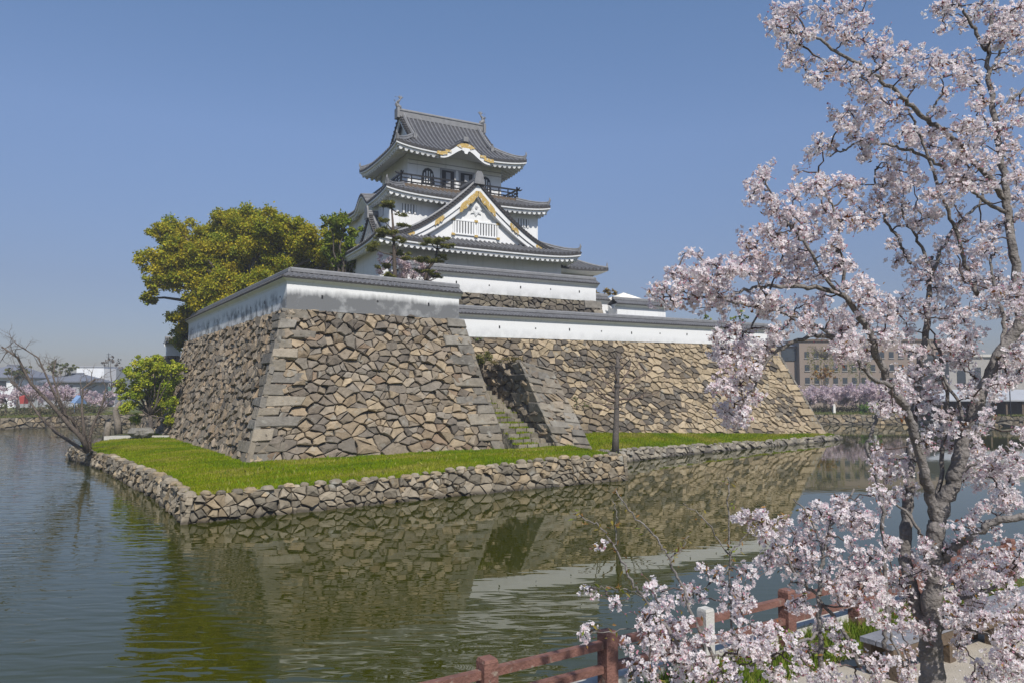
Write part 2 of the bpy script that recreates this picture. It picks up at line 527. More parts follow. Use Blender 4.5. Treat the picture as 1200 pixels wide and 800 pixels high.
def quoins(mb, f, Wd, Hd, right, colf, long_=2.0, short=1.1, ch=0.62, start=0, h=0.18):
    y = 0.0; k = start
    while y < Hd - 0.1:
        c = min(random.uniform(0.8, 1.25) * ch, Hd - y)
        if Hd - y - c < 0.2: c = Hd - y
        ln = (long_ if k % 2 else short) * random.uniform(0.7, 1.25)
        x0, x1 = (-h, ln) if not right else (Wd - ln, Wd + h)
        g = random.uniform(0.022, 0.05); bb = random.uniform(0.03, 0.06); hq = h * random.uniform(0.7, 1.35)
        col = colf(0.5, 0.5)
        vs = []
        jj = [(random.uniform(-0.07, 0.07), random.uniform(-0.05, 0.05)) for _ in range(4)]
        for (ins, hh) in ((g, -0.1), (g, hq - bb), (g + bb, hq)):
            for q, (xx, yy) in enumerate(((x0 + ins, y + ins), (x1 - ins, y + ins), (x1 - ins, y + c - ins), (x0 + ins, y + c - ins))):
                edge = (q in (0, 3)) != right
                jx = 0 if edge else jj[q][0] * 2
                vs.append(f((xx + jx) / Wd, (yy + jj[q][1]) / Hd, hh + random.uniform(-0.035, 0.025)))
        fs = []
        for r in (0, 1):
            for i in range(4):
                j = (i + 1) % 4
                fs.append((r * 4 + i, r * 4 + j, (r + 1) * 4 + j, (r + 1) * 4 + i))
        fs.append((8, 9, 10, 11))
        mb.add(vs, fs, col)
        y += c; k += 1

def pal(*cols):
    def f(x, y):
        a = random.choice(cols)
        k = random.uniform(0.72, 1.25)
        return tuple(min(1, q * k) for q in a)
    return f
GREY = [(0.437, 0.355, 0.260), (0.489, 0.404, 0.301), (0.350, 0.288, 0.221), (0.541, 0.420, 0.280), (0.384, 0.332, 0.267), (0.577, 0.453, 0.301), (0.298, 0.252, 0.201)]
WARM = [(0.470, 0.359, 0.237), (0.427, 0.309, 0.209)]
TAN = [(0.671, 0.527, 0.338), (0.720, 0.574, 0.382), (0.614, 0.481, 0.308), (0.700, 0.547, 0.363)]
colA = pal(*(GREY * 3 + WARM))
colL = pal((0.391, 0.326, 0.242), (0.443, 0.363, 0.272), (0.326, 0.275, 0.210), (0.491, 0.389, 0.269), (0.425, 0.323, 0.217))
colQ = pal((0.43, 0.375, 0.295), (0.37, 0.33, 0.27), (0.48, 0.41, 0.315), (0.33, 0.30, 0.255), (0.40, 0.365, 0.31))
colK = pal((0.482, 0.407, 0.298), (0.391, 0.334, 0.250), (0.570, 0.481, 0.355), (0.446, 0.358, 0.235), (0.338, 0.293, 0.222), (0.587, 0.457, 0.292))
SM = [M['stone'], M['joint']]

def wall_face(mb, B0, B1, T0, T1, sx, sy, colf, ql=False, qr=False, sag=0.0, qcol=None, **kw):
    f, n, Wd, Hd = smap(B0, B1, T0, T1, sag=sag)
    stones(mb, f, Wd, Hd, sx, sy, colf, **kw)
    backing(mb, f)
    if ql: quoins(mb, f, Wd, Hd, False, qcol or colQ, start=0)
    if qr: quoins(mb, f, Wd, Hd, True, qcol or colQ, start=0)

# near bastion: front face and left flank
bo = W3(10.0, 41.4, 1.0)
bast = thing('stone_rampart', bo, 'tall battered rampart of rough grey stones, the near corner bastion on the grass', 'rampart')
A0 = W3(10.0, 41.4, 1.0); A1 = W3(26.3, 41.4, 1.0); AT0 = W3(12.45, 43.7, 9.75); AT1 = W3(24.3, 43.75, 9.72)
L0 = W3(9.9, 75.0, 1.0); LT0 = W3(12.45, 76.5, 9.6)
mb = MB(); wall_face(mb, A0, A1, AT0, AT1, 0.70, 0.44, colA, ql=True, qr=True, sag=0.06, hmax=0.20, tilt=0.24, gap=0.014, rough=0.8)
mb.build('front_face', SM, bast)
mb = MB(); wall_face(mb, L0, A0, LT0, AT0, 0.74, 0.46, colL, qr=True, sag=0.06, hmax=0.17, tilt=0.24, gap=0.014, rough=0.8)
mb.build('flank_face', SM, bast)
mb = MB()
R0 = W3(26.3, 41.4, 1.0); R1 = W3(26.6, 48.5, 1.0); RT0 = W3(24.3, 43.75, 9.72); RT1 = W3(24.6, 49.5, 9.3)
wall_face(mb, R0, R1, RT0, RT1, 0.66, 0.50, colA, ql=True, hmax=0.2)
mb.build('stair_side_face', SM, bast)
mb = MB()
mb.add([AT0, AT1, RT1, W3(24.6, 76, 9.6), LT0], [(0, 1, 2, 3, 4)])
mb.build('top_earth', M['ground'], bast)

# long curtain wall to the right, with pale restored stones towards its right end
def colC(x, y):
    p = 0.10 + 0.55 * max(0, (x - 0.22) / 0.5) if x < 0.72 else 0.62
    if y > 0.86 and x > 0.2: p = max(p, 0.75)
    nz = math.sin(x * 31 + y * 5) + math.sin(x * 13 - y * 9 + 1.3) + math.sin(y * 17 + x * 7)
    p += 0.20 * nz + 0.12
    if random.random() < min(p, 0.86):
        a = random.choice(TAN); k = random.uniform(0.85, 1.15)
    else:
        a = random.choice(GREY); k = random.uniform(0.5, 0.8)
    return tuple(q * k for q in a)
co = W3(26, 46, 1.0)
curt = thing('stone_rampart', co, 'long straight rampart of tan and grey stones below the long white wall', 'rampart')
C0 = W3(24.0, 45.9, 1.2); C1 = W3(67.4, 45.9, 0.45); CT0 = W3(24.0, 48.25, 8.92); CT1 = W3(62.7, 48.25, 9.45)
mb = MB(); wall_face(mb, C0, C1, CT0, CT1, 0.64, 0.47, colC, qr=True, sag=0.10, hmax=0.10, tilt=0.17, qcol=pal(*TAN), gap=0.011, rough=0.45)
mb.build('front_face', SM, curt)
mb = MB(); wall_face(mb, C1, W3(67.4, 90, 0.45), CT1, W3(62.7, 92, 9.45), 0.9, 0.7, colC, ql=True, hmax=0.12)
mb.build('far_flank_face', SM, curt)
mb = MB()
mb.add([W3(24.6, 48.25, 8.95), CT1, W3(62.7, 92, 9.45), W3(24.6, 92, 9.4)], [(0, 1, 2, 3)])
mb.build('top_earth', M['ground'], curt)

# stair wing: a stub of walling that flanks the steps
wo = W3(29, 39, 1.0)
wing = thing('stair_wing_wall', wo, 'broken stub of stone walling right of the steps, leaning on the long rampart', 'stone wall')
w_bl = W3(29.2, 39.2, 1.0); w_br = W3(31.2, 38.4, 0.85); w_tl = W3(27.65, 41.5, 6.9); w_tr = W3(30.05, 41.5, 6.5)
mb = MB(); wall_face(mb, w_bl, w_br, w_tl, w_tr, 0.62, 0.5, colA, ql=True, qr=True, hmax=0.2, tilt=0.3)
mb.build('front_face', SM, wing)
mb = MB(); wall_face(mb, W3(28.0, 48.2, 1.0), w_bl, W3(27.65, 48.2, 6.9), w_tl, 0.62, 0.5, pal(*GREY[:4]), qr=True, hmax=0.24, tilt=0.35)
mb.build('stair_face', SM, wing)
mb = MB(); wall_face(mb, w_br, W3(31.2, 47.2, 0.9), w_tr, W3(30.3, 48.2, 6.6), 0.7, 0.55, colA, hmax=0.2)
mb.build('outer_face', SM, wing)
mb = MB(); mb.add([w_tl, w_tr, W3(30.3, 48.2, 6.6), W3(27.65, 48.2, 6.9)], [(0, 1, 2, 3)])
for k in range(26):   # rubble along the broken top
    x, y = random.random(), random.random()
    p = (w_tl * (1 - x) + w_tr * x) + V3 * (y * 5.5)
    s_ = random.uniform(0.25, 0.6)
    t_ = random.uniform(0, 3)
    ax = np.array([[math.cos(t_), math.sin(t_), 0.1], [-math.sin(t_), math.cos(t_), 0], [0.05, -0.1, 1]])
    mb.box(p + [0, 0, s_ * 0.2], (s_, s_ * random.uniform(0.6, 1), s_ * 0.7), ax, colA(0, 0), 1, 0.75)
mb.build('rubble_top', [M['ground'], M['stone']], wing)

# stone steps between bastion and wing
so = W3(27, 39, 1.0)
steps = thing('stone_steps', so, 'grassy worn stone steps climbing between the bastion and the stub wall', 'steps')
for k in range(17):
    v0 = 39.2 + k * 0.51; z0 = 0.98 + k * 0.315
    lo, hi = 26.35 - 0.06 * k, 28.1 + 1.3 * max(0, 1 - k / 9)
    mb = MB(); x = lo
    while x < hi - 0.1:
        w_ = min(random.uniform(0.5, 1.0), hi - x)
        mb.box(W3(x + w_ / 2, v0 + 0.30, z0 - 0.20 + random.uniform(-0.03, 0.03)), (w_ - 0.03, 0.62, 0.90), np.array([U3, V3, [0, 0, 1.0]]),
               pal((0.42, 0.37, 0.28), (0.36, 0.32, 0.25), (0.47, 0.41, 0.31))(0, 0), 0, 0.94)
        x += w_
    mb.build('step', M['stone'], steps)

# retaining wall at the waterline (three runs)
def kerb(name, label, pts, colf=colK, sx=0.46, sy=0.29, **kw):
    """pts: list of (u, v, ztop)"""
    o = W3(pts[0][0], pts[0][1], 0)
    t = thing(name, o, label, 'retaining wall')
    mb = MB()
    for (u0, v0, z0), (u1, v1, z1) in zip(pts[:-1], pts[1:]):
        d = np.array([u1 - u0, v1 - v0]); d /= np.linalg.norm(d)
        nin = np.array([-d[1], d[0]])
        b0 = W3(u0, v0, -0.4); b1 = W3(u1, v1, -0.4)
        i0 = nin * 0.24
        t0 = W3(u0 + i0[0], v0 + i0[1], z0); t1 = W3(u1 + i0[0], v1 + i0[1], z1)
        wall_face(mb, b0, b1, t0, t1, sx, sy, colf, hmax=0.15, tilt=0.34, bev=0.05, gap=0.014, **kw)
    mb.build('stone_face', SM, t)
    # loose cap stones along the top
    mb = MB()
    for (u0, v0, z0), (u1, v1, z1) in zip(pts[:-1], pts[1:]):
        L_ = math.hypot(u1 - u0, v1 - v0)
        d = np.array([u1 - u0, v1 - v0]) / L_; nin = np.array([-d[1], d[0]])
        x = 0.1
        while x < L_ - 0.2:
            s_ = random.uniform(0.28, 0.6)
            k = (x + s_ / 2) / L_
            uu = u0 + (u1 - u0) * k + nin[0] * random.uniform(0.28, 0.42); vv = v0 + (v1 - v0) * k + nin[1] * random.uniform(0.28, 0.42)
            blob_stone(mb, W3(uu, vv, z0 + (z1 - z0) * k + random.uniform(-0.08, 0.05)), (s_ * 0.52, s_ * 0.42, s_ * 0.28), colf(0, 0))
            x += s_ * random.uniform(0.85, 1.5)
    mb.build('cap_stones', M['stone'], t)
    return t

def blob_stone(mb, c, r, col, m=0):
    n = 7
    rings = []
    ph = random.uniform(0, 6)
    for i, (zz, rr) in enumerate(((-0.9, 0.55), (-0.2, 1.0), (0.45, 0.9), (0.9, 0.5))):
        a = np.linspace(0, 2 * math.pi, n, endpoint=False) + ph
        k = rr * (1 + rng.uniform(-0.16, 0.16, n))
        rings.append(np.stack([c[0] + r[0] * k * np.cos(a), c[1] + r[1] * k * np.sin(a), np.full(n, c[2] + r[2] * zz) + rng.uniform(-0.1, 0.1, n) * r[2]], -1))
    b0 = mb.n
    mb.grid(np.array(rings), col, m, close=True)
    mb.polys.append([b0 + 3 * n + j for j in range(n)]); mb.pcol.append(col); mb.pm.append(m)

KF = [(4.95, 30.2, 1.02), (9.2, 30.55, 1.04), (14.2, 30.95, 1.06), (19.3, 31.3, 1.28), (24.4, 31.5, 1.40), (28.4, 31.7, 1.36)]
KS = [(28.4, 31.7, 1.36), (28.6, 36.0, 1.15), (29.0, 39.2, 0.95)]
KR = [(29.0, 39.2, 0.95), (35.3, 39.5, 0.82), (41.5, 41.0, 0.66), (53.0, 42.9, 0.5), (67.6, 44.9, 0.42), (69.5, 45.3, 0.36)]
KE = [(69.5, 45.3, 0.36), (69.6, 60.0, 0.5)]
KL = [(2.4, 64.5, 0.75), (3.0, 60.5, 0.80), (4.05, 53.0, 0.90), (4.6, 44.0, 0.98), (5.05, 37.5, 1.02), (4.95, 30.2, 1.02)]
kerb('retaining_wall', 'low rough stone retaining wall along the front grass, its foot in the moat', KF)
kerb('retaining_wall', 'short return of retaining wall behind the front grass corner by the pollard trunk', KS)
kerb('retaining_wall', 'thin pale stone kerb at the waterline under the long rampart', KR, pal((0.50, 0.44, 0.34), (0.34, 0.30, 0.25), (0.42, 0.38, 0.31), (0.55, 0.48, 0.37)), 0.7, 0.36)
kerb('retaining_wall', 'stone kerb round the far right tip of the castle island', KE, colK, 0.8, 0.5)
kerb('retaining_wall', 'receding stone retaining wall on the left side of the grass, below the bare leaning tree', KL)

# grass berm of the island: a lofted sheet from the kerb to the wall foot
def berm_z(u, v):
    return 0
g = MB()
def strip(outer, inner, n=14):
    """outer/inner: matching lists of (u,v,z); rows between with a slight crown"""
    P = []
    for (a, b_) in zip(outer, inner):
        row = []
        for k in range(n + 1):
            t = k / n
            q = np.array(a) * (1 - t) + np.array(b_) * t
            row.append(W3(q[0], q[1], q[2] + 0.10 * math.sin(math.pi * t) + 0.03 * math.sin(q[0] * 2.3 + q[1] * 1.7)))
        P.append(row)
    return np.array(P)

def dens(pts, k=6):
    out = []
    for a, b_ in zip(pts[:-1], pts[1:]):
        for i in range(k):
            out.append(tuple(np.array(a) * (1 - i / k) + np.array(b_) * i / k))
    out.append(tuple(pts[-1]))
    return out
kf_in = [(a + 0.0, b_ + 0.3, z - 0.05) for a, b_, z in KF]
kf_in[0] = (5.25, 30.5, 0.98)
front_in = [(9.8, 41.9, 1.12), (13.0, 41.9, 1.15), (17.0, 41.9, 1.15), (21.5, 41.9, 1.2), (26.4, 42.0, 1.1), (31.0, 46.4, 1.2)]
stripF = strip(dens(kf_in), dens(front_in))
kl_in = [(a + 0.3, b_, z - 0.05) for a, b_, z in KL]
kl_in[-1] = (5.25, 30.5, 0.98)
left_in = [(10.6, 78, 1.1), (10.6, 72, 1.1), (10.6, 63, 1.12), (10.6, 54, 1.12), (10.6, 47, 1.12), (9.8, 41.9, 1.12)]
stripL = strip(dens(kl_in), dens(left_in))
kr_in = [(28.1, 32.0, 1.33), (28.3, 36.0, 1.12), (28.9, 39.5, 0.92), (35.3, 39.8, 0.78), (41.5, 41.3, 0.62), (53.0, 43.2, 0.46), (67.6, 45.2, 0.38), (69.3, 45.5, 0.34)]
right_in = [(31.0, 46.4, 1.2), (33.0, 46.4, 1.55), (35.0, 46.4, 1.65), (38.5, 46.4, 1.62), (45, 46.4, 1.4), (55.0, 46.4, 1.05), (67.0, 46.4, 0.62), (69.2, 47.5, 0.5)]
stripR = strip(dens(kr_in), dens(right_in))
g = MB()
for s_ in (stripF, stripL, stripR):
    g.grid(s_)

def turf_mat():
    m = bpy.data.materials.new('turf'); m.use_nodes = True
    N = m.node_tree.nodes; L = m.node_tree.links; b = N['Principled BSDF']
    b.inputs['Roughness'].default_value = 0.9; b.inputs['Specular IOR Level'].default_value = 0.1
    tc = N.new('ShaderNodeTexCoord'); n1 = N.new('ShaderNodeTexNoise'); n1.inputs['Scale'].default_value = 0.7; n1.inputs['Detail'].default_value = 9
    n1.inputs['Roughness'].default_value = 0.68
    L.new(tc.outputs['Object'], n1.inputs['Vector'])
    cr = N.new('ShaderNodeValToRGB'); e = cr.color_ramp.elements
    e[0].position = 0.33; e[0].color = (0.10, 0.14, 0.004, 1)
    e[1].position = 0.72; e[1].color = (0.26, 0.23, 0.05, 1)
    k = e.new(0.52); k.color = (0.16, 0.18, 0.005, 1)
    L.new(n1.outputs['Fac'], cr.inputs['Fac']); L.new(cr.outputs['Color'], b.inputs['Base Color'])
    return m
M['turf'] = turf_mat()
struct(g.build('grass_bank', M['turf'], smooth=True))

# grass blades on the berm
def blades(mb, P, N_, hgt, wid, cols):
    """N_ blades on points sampled from grid P (r,c,3)"""
    r, c = P.shape[:2]
    area = np.linalg.norm(np.cross(P[1:, :-1] - P[:-1, :-1], P[:-1, 1:] - P[:-1, :-1]), axis=-1)
    w = (area / area.sum()).ravel()
    pick = rng.choice(len(w), N_, p=w)
    i, j = np.unravel_index(pick, area.shape)
    a, b_ = rng.random(N_)[:, None], rng.random(N_)[:, None]
    p = P[i, j] * (1 - a) * (1 - b_) + P[i + 1, j] * a * (1 - b_) + P[i, j + 1] * (1 - a) * b_ + P[i + 1, j + 1] * a * b_
    th = rng.uniform(0, 2 * math.pi, N_)
    h = hgt * rng.uniform(0.5, 1.5, N_)
    d = np.stack([np.cos(th), np.sin(th), np.zeros(N_)], -1)
    lean = np.stack([rng.normal(0, 0.35, N_), rng.normal(0, 0.35, N_), np.ones(N_)], -1) * h[:, None]
    V = np.stack([p - d * wid * h[:, None], p + d * wid * h[:, None], p + lean], 1)
    q = p[:, :2]
    pn = np.sin(q[:, 0] * 0.9 + 1.3 * np.sin(q[:, 1] * 0.6)) + np.sin(q[:, 1] * 1.1 + 1.7 * np.sin(q[:, 0] * 0.45)) + 0.7 * np.sin(q[:, 0] * 2.7 - q[:, 1] * 2.1) + rng.normal(0, 0.7, N_)
    ci = np.clip(((pn + 2.6) / 5.2 * len(cols)).astype(int), 0, len(cols) - 1)
    cc = np.array(cols)[ci] * rng.uniform(0.7, 1.25, (N_, 1))
    mb.addq(V.reshape(-1, 3), np.arange(3 * N_).reshape(-1, 3), cc)
GC = [(0.135, 0.21, 0.005), (0.165, 0.24, 0.005), (0.195, 0.26, 0.005), (0.225, 0.265, 0.008), (0.26, 0.27, 0.02), (0.31, 0.29, 0.055)]
mb = MB()
blades(mb, stripF, 110000, 0.07, 0.20, GC)
blades(mb, stripF, 1500, 0.15, 0.25, [(0.16, 0.24, 0.02), (0.30, 0.30, 0.07)])
blades(mb, stripL, 70000, 0.075, 0.22, GC)
blades(mb, stripR, 50000, 0.10, 0.25, GC)
t = mb.build('grass', M['grass'])
tag(t, 'short bright green grass growing on the castle bank', 'grass', kind='stuff')
# ------------------------------------------------------------------ white plaster walls with tiled copings
def stained_mat(name, zlo, zhi, amt, blo=0.2, bhi=0.46, bmin=0.5):
    """white plaster with old grey water stains along its lower part (object z)"""
    m = bpy.data.materials.new(name); m.use_nodes = True
    N = m.node_tree.nodes; L = m.node_tree.links; b = N['Principled BSDF']
    b.inputs['Roughness'].default_value = 0.9; b.inputs['Specular IOR Level'].default_value = 0.2
    tc = N.new('ShaderNodeTexCoord'); sp = N.new('ShaderNodeSeparateXYZ'); L.new(tc.outputs['Object'], sp.inputs[0])
    def noise(sc, det, vec=None):
        n = N.new('ShaderNodeTexNoise'); n.inputs['Scale'].default_value = sc; n.inputs['Detail'].default_value = det
        n.inputs['Roughness'].default_value = 0.65
        L.new(vec or tc.outputs['Object'], n.inputs['Vector']); return n.outputs['Fac']
    mp = N.new('ShaderNodeMapping'); mp.inputs['Scale'].default_value = (1, 1, 0.16); L.new(tc.outputs['Object'], mp.inputs['Vector'])
    streak = noise(4.0, 4, mp.outputs[0]); blot = noise(0.5, 6)
    zr = N.new('ShaderNodeMapRange'); zr.inputs['From Min'].default_value = zhi; zr.inputs['From Max'].default_value = zlo
    zz = N.new('ShaderNodeMath'); zz.operation = 'MULTIPLY_ADD'; L.new(blot, zz.inputs[0]); zz.inputs[1].default_value = -0.5; L.new(sp.outputs['Z'], zz.inputs[2])
    z2 = N.new('ShaderNodeMath'); z2.operation = 'MULTIPLY_ADD'; L.new(streak, z2.inputs[0]); z2.inputs[1].default_value = -0.35; L.new(zz.outputs[0], z2.inputs[2])
    L.new(z2.outputs[0], zr.inputs['Value'])
    ed = noise(1.1, 3.5)
    br = N.new('ShaderNodeMapRange'); br.inputs['From Min'].default_value = blo; br.inputs['From Max'].default_value = bhi; br.inputs['To Min'].default_value = bmin
    L.new(ed, br.inputs['Value'])
    k = N.new('ShaderNodeMath'); k.operation = 'MULTIPLY'; L.new(zr.outputs[0], k.inputs[0]); L.new(br.outputs[0], k.inputs[1])
    k2 = N.new('ShaderNodeMath'); k2.operation = 'MULTIPLY'; k2.use_clamp = True; L.new(k.outputs[0], k2.inputs[0]); k2.inputs[1].default_value = amt
    mx = N.new('ShaderNodeMix'); mx.data_type = 'RGBA'; L.new(k2.outputs[0], mx.inputs['Factor'])
    mx.inputs['A'].default_value = (0.74, 0.74, 0.735, 1); mx.inputs['B'].default_value = (0.165, 0.168, 0.172, 1)
    L.new(mx.outputs['Result'], b.inputs['Base Color'])
    return m
M['stained'] = stained_mat('stained_plaster', 0.55, 1.0, 1.15, 0.30, 0.58, 0.62)
M['flank'] = stained_mat('patchily_stained_plaster', 0.5, 1.1, 0.9, 0.42, 0.62, 0.0)
M['stained2'] = stained_mat('lightly_stained_plaster', -0.45, 0.55, 0.5, 0.3, 0.6, 0.2)

ZUP = np.array([0, 0, 1.0])

def coping(mb_t, mb_e, P, Q, half=0.62, rise=0.42, period=0.30, mit=(0, 0)):
    """little two-sided tiled roof along P->Q (points on the wall top)"""
    P = np.asarray(P, float); Q = np.asarray(Q, float)
    d = Q - P; L_ = np.linalg.norm(d); d /= L_
    dh = np.array([d[0], d[1], 0]); dh /= np.linalg.norm(dh)
    n = np.array([dh[1], -dh[0], 0])      # to the right of travel = outer side
    ns = max(8, int(L_ / period) * 5)
    s_ = np.linspace(0, L_, ns)
    rib = 0.065 * np.maximum(0, np.cos(2 * math.pi * s_ / period)) ** 0.7
    for sg in (1, -1):
        rows = []
        for t in (0.0, 0.5, 1.0):
            off = half * (1 - t); z = rise * (t ** 1.15)
            sm = -mit[0] * sg * off + (s_ / L_) * (L_ + (mit[0] + mit[1]) * sg * off)
            rows.append(P + d * sm[:, None] + n * sg * off + ZUP * (z + rib[:, None] * (1 if t < 1 else 0.6)))
        g_ = np.array(rows)
        mb_t.grid(g_ if sg > 0 else g_[:, ::-1], m=0)
        # eave edge
        sm = -mit[0] * sg * half + (s_ / L_) * (L_ + (mit[0] + mit[1]) * sg * half)
        lo = P + d * sm[:, None] + n * sg * (half - 0.02) - ZUP * 0.09
        hi = rows[0]
        ge = np.array([lo, hi])
        mb_t.grid(ge if sg > 0 else ge[:, ::-1], m=1)
        # white plaster cove under the eave
        c0 = P + d * sm[[0, -1], None] + n * sg * (half - 0.02) - ZUP * 0.09
        c1 = P + d * (s_[[0, -1]] + np.array([-mit[0], mit[1]]) * sg * 0.36)[:, None] + n * sg * 0.36 - ZUP * 0.26
        c2 = P + d * (s_[[0, -1]] + np.array([-mit[0], mit[1]]) * sg * 0.302)[:, None] + n * sg * 0.302 - ZUP * 0.40
        gc = np.array([c2, c1, c0])
        mb_t.grid(gc if sg > 0 else gc[:, ::-1], m=2)
        # round tile ends
        k = np.arange(0, L_, period)
        for x in np.arange(-mit[0] * sg * half, L_ + mit[1] * sg * half, period):
            disc(mb_t, P + d * x + n * sg * (half + 0.012) + ZUP * 0.0, n * sg, 0.075, m=1, nn=6)
    # ridge roll
    a = P + ZUP * (rise + 0.04); b_ = Q + ZUP * (rise + 0.04)
    ax = np.array([d, n, np.cross(d, n) * -1])
    mb_t.box((a + b_) / 2, (L_, 0.30, 0.16), ax, m=3)
    mb_t.tube([a + ZUP * 0.10, b_ + ZUP * 0.10], 0.10, 8, m=3)

def disc(mb, c, nrm, r, m=0, nn=8, th=0.05, col=(1, 1, 1)):
    nrm = np.asarray(nrm, float)
    a1 = np.cross(nrm, ZUP)
    if np.linalg.norm(a1) < 1e-6: a1 = np.array([1.0, 0, 0])
    a1 /= np.linalg.norm(a1); a2 = np.cross(nrm, a1)
    an = np.linspace(0, 2 * math.pi, nn, endpoint=False)
    f = [c + r * (math.cos(q) * a1 + math.sin(q) * a2) for q in an]
    bk = [q - nrm * th for q in f]
    fs = [tuple(range(nn))]
    fs += [(i, nn + i, nn + (i + 1) % nn, (i + 1) % nn) for i in range(nn)]
    mb.add(f + bk, fs, col, m)
TM = [M['tile'], M['edge'], M['white'], M['ridge']]

def plaster_wall(name, label, segs, bodymat, holes=True, hole_gap=4.2, cat='castle wall'):
    """segs: list of (P, Q, height P, height Q): bottom points along the outer face's foot line"""
    o = np.array(segs[0][0], float)
    root = thing(name, o, label, cat)
    body = MB(); roof = MB()
    nh = 0
    nm = len(bodymat) if isinstance(bodymat, list) else 1
    for si, (P, Q, hp, hq) in enumerate(segs):
        P = np.asarray(P, float); Q = np.asarray(Q, float)
        d = Q - P; dh = np.array([d[0], d[1], 0]); L_ = np.linalg.norm(dh); dh /= L_
        n = np.array([dh[1], -dh[0], 0])
        k = max(2, int(L_ / 2))
        rows = []
        for (off, zt) in ((0, 0), (0, 1), (-0.6, 1), (-0.6, 0)):
            rows.append([P + d * t - n * 0 + n * off + ZUP * zt * (hp * (1 - t) + hq * t) for t in np.linspace(0, 1, k)])
        body.grid(np.array(rows), m=min(si, nm - 1))
        for pt, h in ((P, hp), (Q, hq)):
            body.add([pt, pt + ZUP * h, pt - n * 0.6 + ZUP * h, pt - n * 0.6], [(0, 1, 2, 3), (3, 2, 1, 0)])
        cP = P - n * 0.3 + ZUP * (hp + 0.02); cQ = Q - n * 0.3 + ZUP * (hq + 0.02)
        j0, j1 = si > 0, si < len(segs) - 1       # a corner shared with the next run
        coping(roof, None, cP - dh * (-0.3 if j0 else 0.15), cQ + dh * (-0.3 if j1 else 0.15), mit=(int(j0), int(j1)))
        for c_, s_, jj in ((cP, -1, j0), (cQ, 1, j1)):      # gable ends of the coping
            if jj: continue
            e = c_ + dh * s_ * 0.13
            tri = [e + n * 0.6 - ZUP * 0.06, e - n * 0.6 - ZUP * 0.06, e + ZUP * 0.42]
            roof.add(tri, [(0, 1, 2), (2, 1, 0)], m=2)
        if holes:
            for x in np.arange(hole_gap * 0.6, L_ - 1, hole_gap):
                t = x / L_
                h = (hp * (1 - t) + hq * t) * random.uniform(0.46, 0.52)
                hb = MB()
                hb.box(P + d * t + n * 0.0 + ZUP * h, (0.11, 0.03, 0.11 + 0.10 * (nh % 2)), np.array([dh, n, ZUP]))
                hb.build('loophole', M['dark'], root)
                nh += 1
    b_ = body.build('plaster_body', bodymat, root)
    roof.build('tile_coping', TM, root)
    return root

# bastion wall: left flank + front
pw1 = plaster_wall('plaster_wall', 'white bastion wall with broad grey water stains and grey tile coping, atop the near rampart',
             [(W3(12.6, 76.2, 9.62), W3(12.6, 43.92, 9.72), 2.0, 1.95), (W3(12.6, 43.9, 9.72), W3(24.25, 43.95, 9.69), 1.95, 1.85)], [M['flank'], M['stained']], hole_gap=3.6)
# long wall right
pw2 = plaster_wall('plaster_wall', 'long clean white wall with thin grey coping, atop the long tan rampart',
             [(W3(24.9, 48.5, 8.92), W3(62.5, 48.5, 9.43), 1.78, 1.62)], M['stained2'], hole_gap=3.4)
plaster_wall('plaster_wall', 'white return wall at the far right corner of the castle island',
             [(W3(62.45, 49.2, 9.43), W3(62.45, 90, 9.43), 1.6, 1.6)], M['stained2'], holes=False)
# stone base and wall in front of the keep
kb = thing('keep_stone_base', WT(34, 55, 9), 'stone base of tan blocks under the keep, seen over the bastion coping', 'stone base')
mb = MB()
wall_face(mb, WT(19.5, 54.3, 9.0), WT(39.3, 54.3, 9.0), WT(19.8, 54.85, 12.95), WT(38.65, 54.85, 12.95), 0.62, 0.46, pal((0.30, 0.26, 0.20), (0.26, 0.22, 0.17), (0.34, 0.29, 0.21), (0.20, 0.175, 0.145), (0.36, 0.31, 0.23)), qr=True, hmax=0.16)
mb.build('front_face', SM, kb)
mb = MB()
wall_face(mb, WT(39.3, 54.3, 9.0), WT(39.3, 70, 9.0), WT(38.65, 54.85, 12.95), WT(38.65, 70, 12.95), 0.62, 0.46, colA, ql=True, hmax=0.16)
mb.build('side_face', SM, kb)
mb = MB()
wall_face(mb, WT(19.5, 76, 9.0), WT(19.5, 54.3, 9.0), WT(19.8, 76, 12.95), WT(19.8, 54.85, 12.95), 0.8, 0.6, colA, qr=True, hmax=0.16)
mb.build('side_face', SM, kb)
mb = MB(); mb.add([WT(19.8, 54.85, 12.95), WT(38.65, 54.85, 12.95), WT(38.65, 78, 12.95), WT(19.8, 78, 12.95)], [(0, 1, 2, 3)])
mb.build('top_earth', M['ground'], kb)
plaster_wall('plaster_wall', 'short white wall with grey coping on the keep stone base, below the lowest roof',
             [(WT(19.9, 55.0, 12.93), WT(38.5, 55.0, 12.93), 1.62, 1.62)], M['stained2'], hole_gap=3.0)

# ------------------------------------------------------------------ the keep
UC, VC = 28.2, 66.6
def K(a, b, z):
    a = np.asarray(a, float); b = np.asarray(b, float); z = np.asarray(z, float)
    return (UT * (UC + a)[..., None] + VT * (VC + b)[..., None] + ZUP * z[..., None])
AXT = np.array([UT, VT, ZUP])
keep = thing('castle_keep', K(0, 0, 12.95), 'white three storey castle keep with curved grey tile roofs and big front gable', 'castle keep')

def kbox(mb, a0, a1, b0, b1, z0, z1, m=0, col=(1, 1, 1)):
    mb.box(K((a0 + a1) / 2, (b0 + b1) / 2, (z0 + z1) / 2), (a1 - a0, b1 - b0, z1 - z0), AXT, col, m)

def kpart(name, m, mb, parent=None, smooth=False):
    return mb.build(name, m, parent or keep, origin=np.array((parent or keep)['_o']), smooth=smooth)

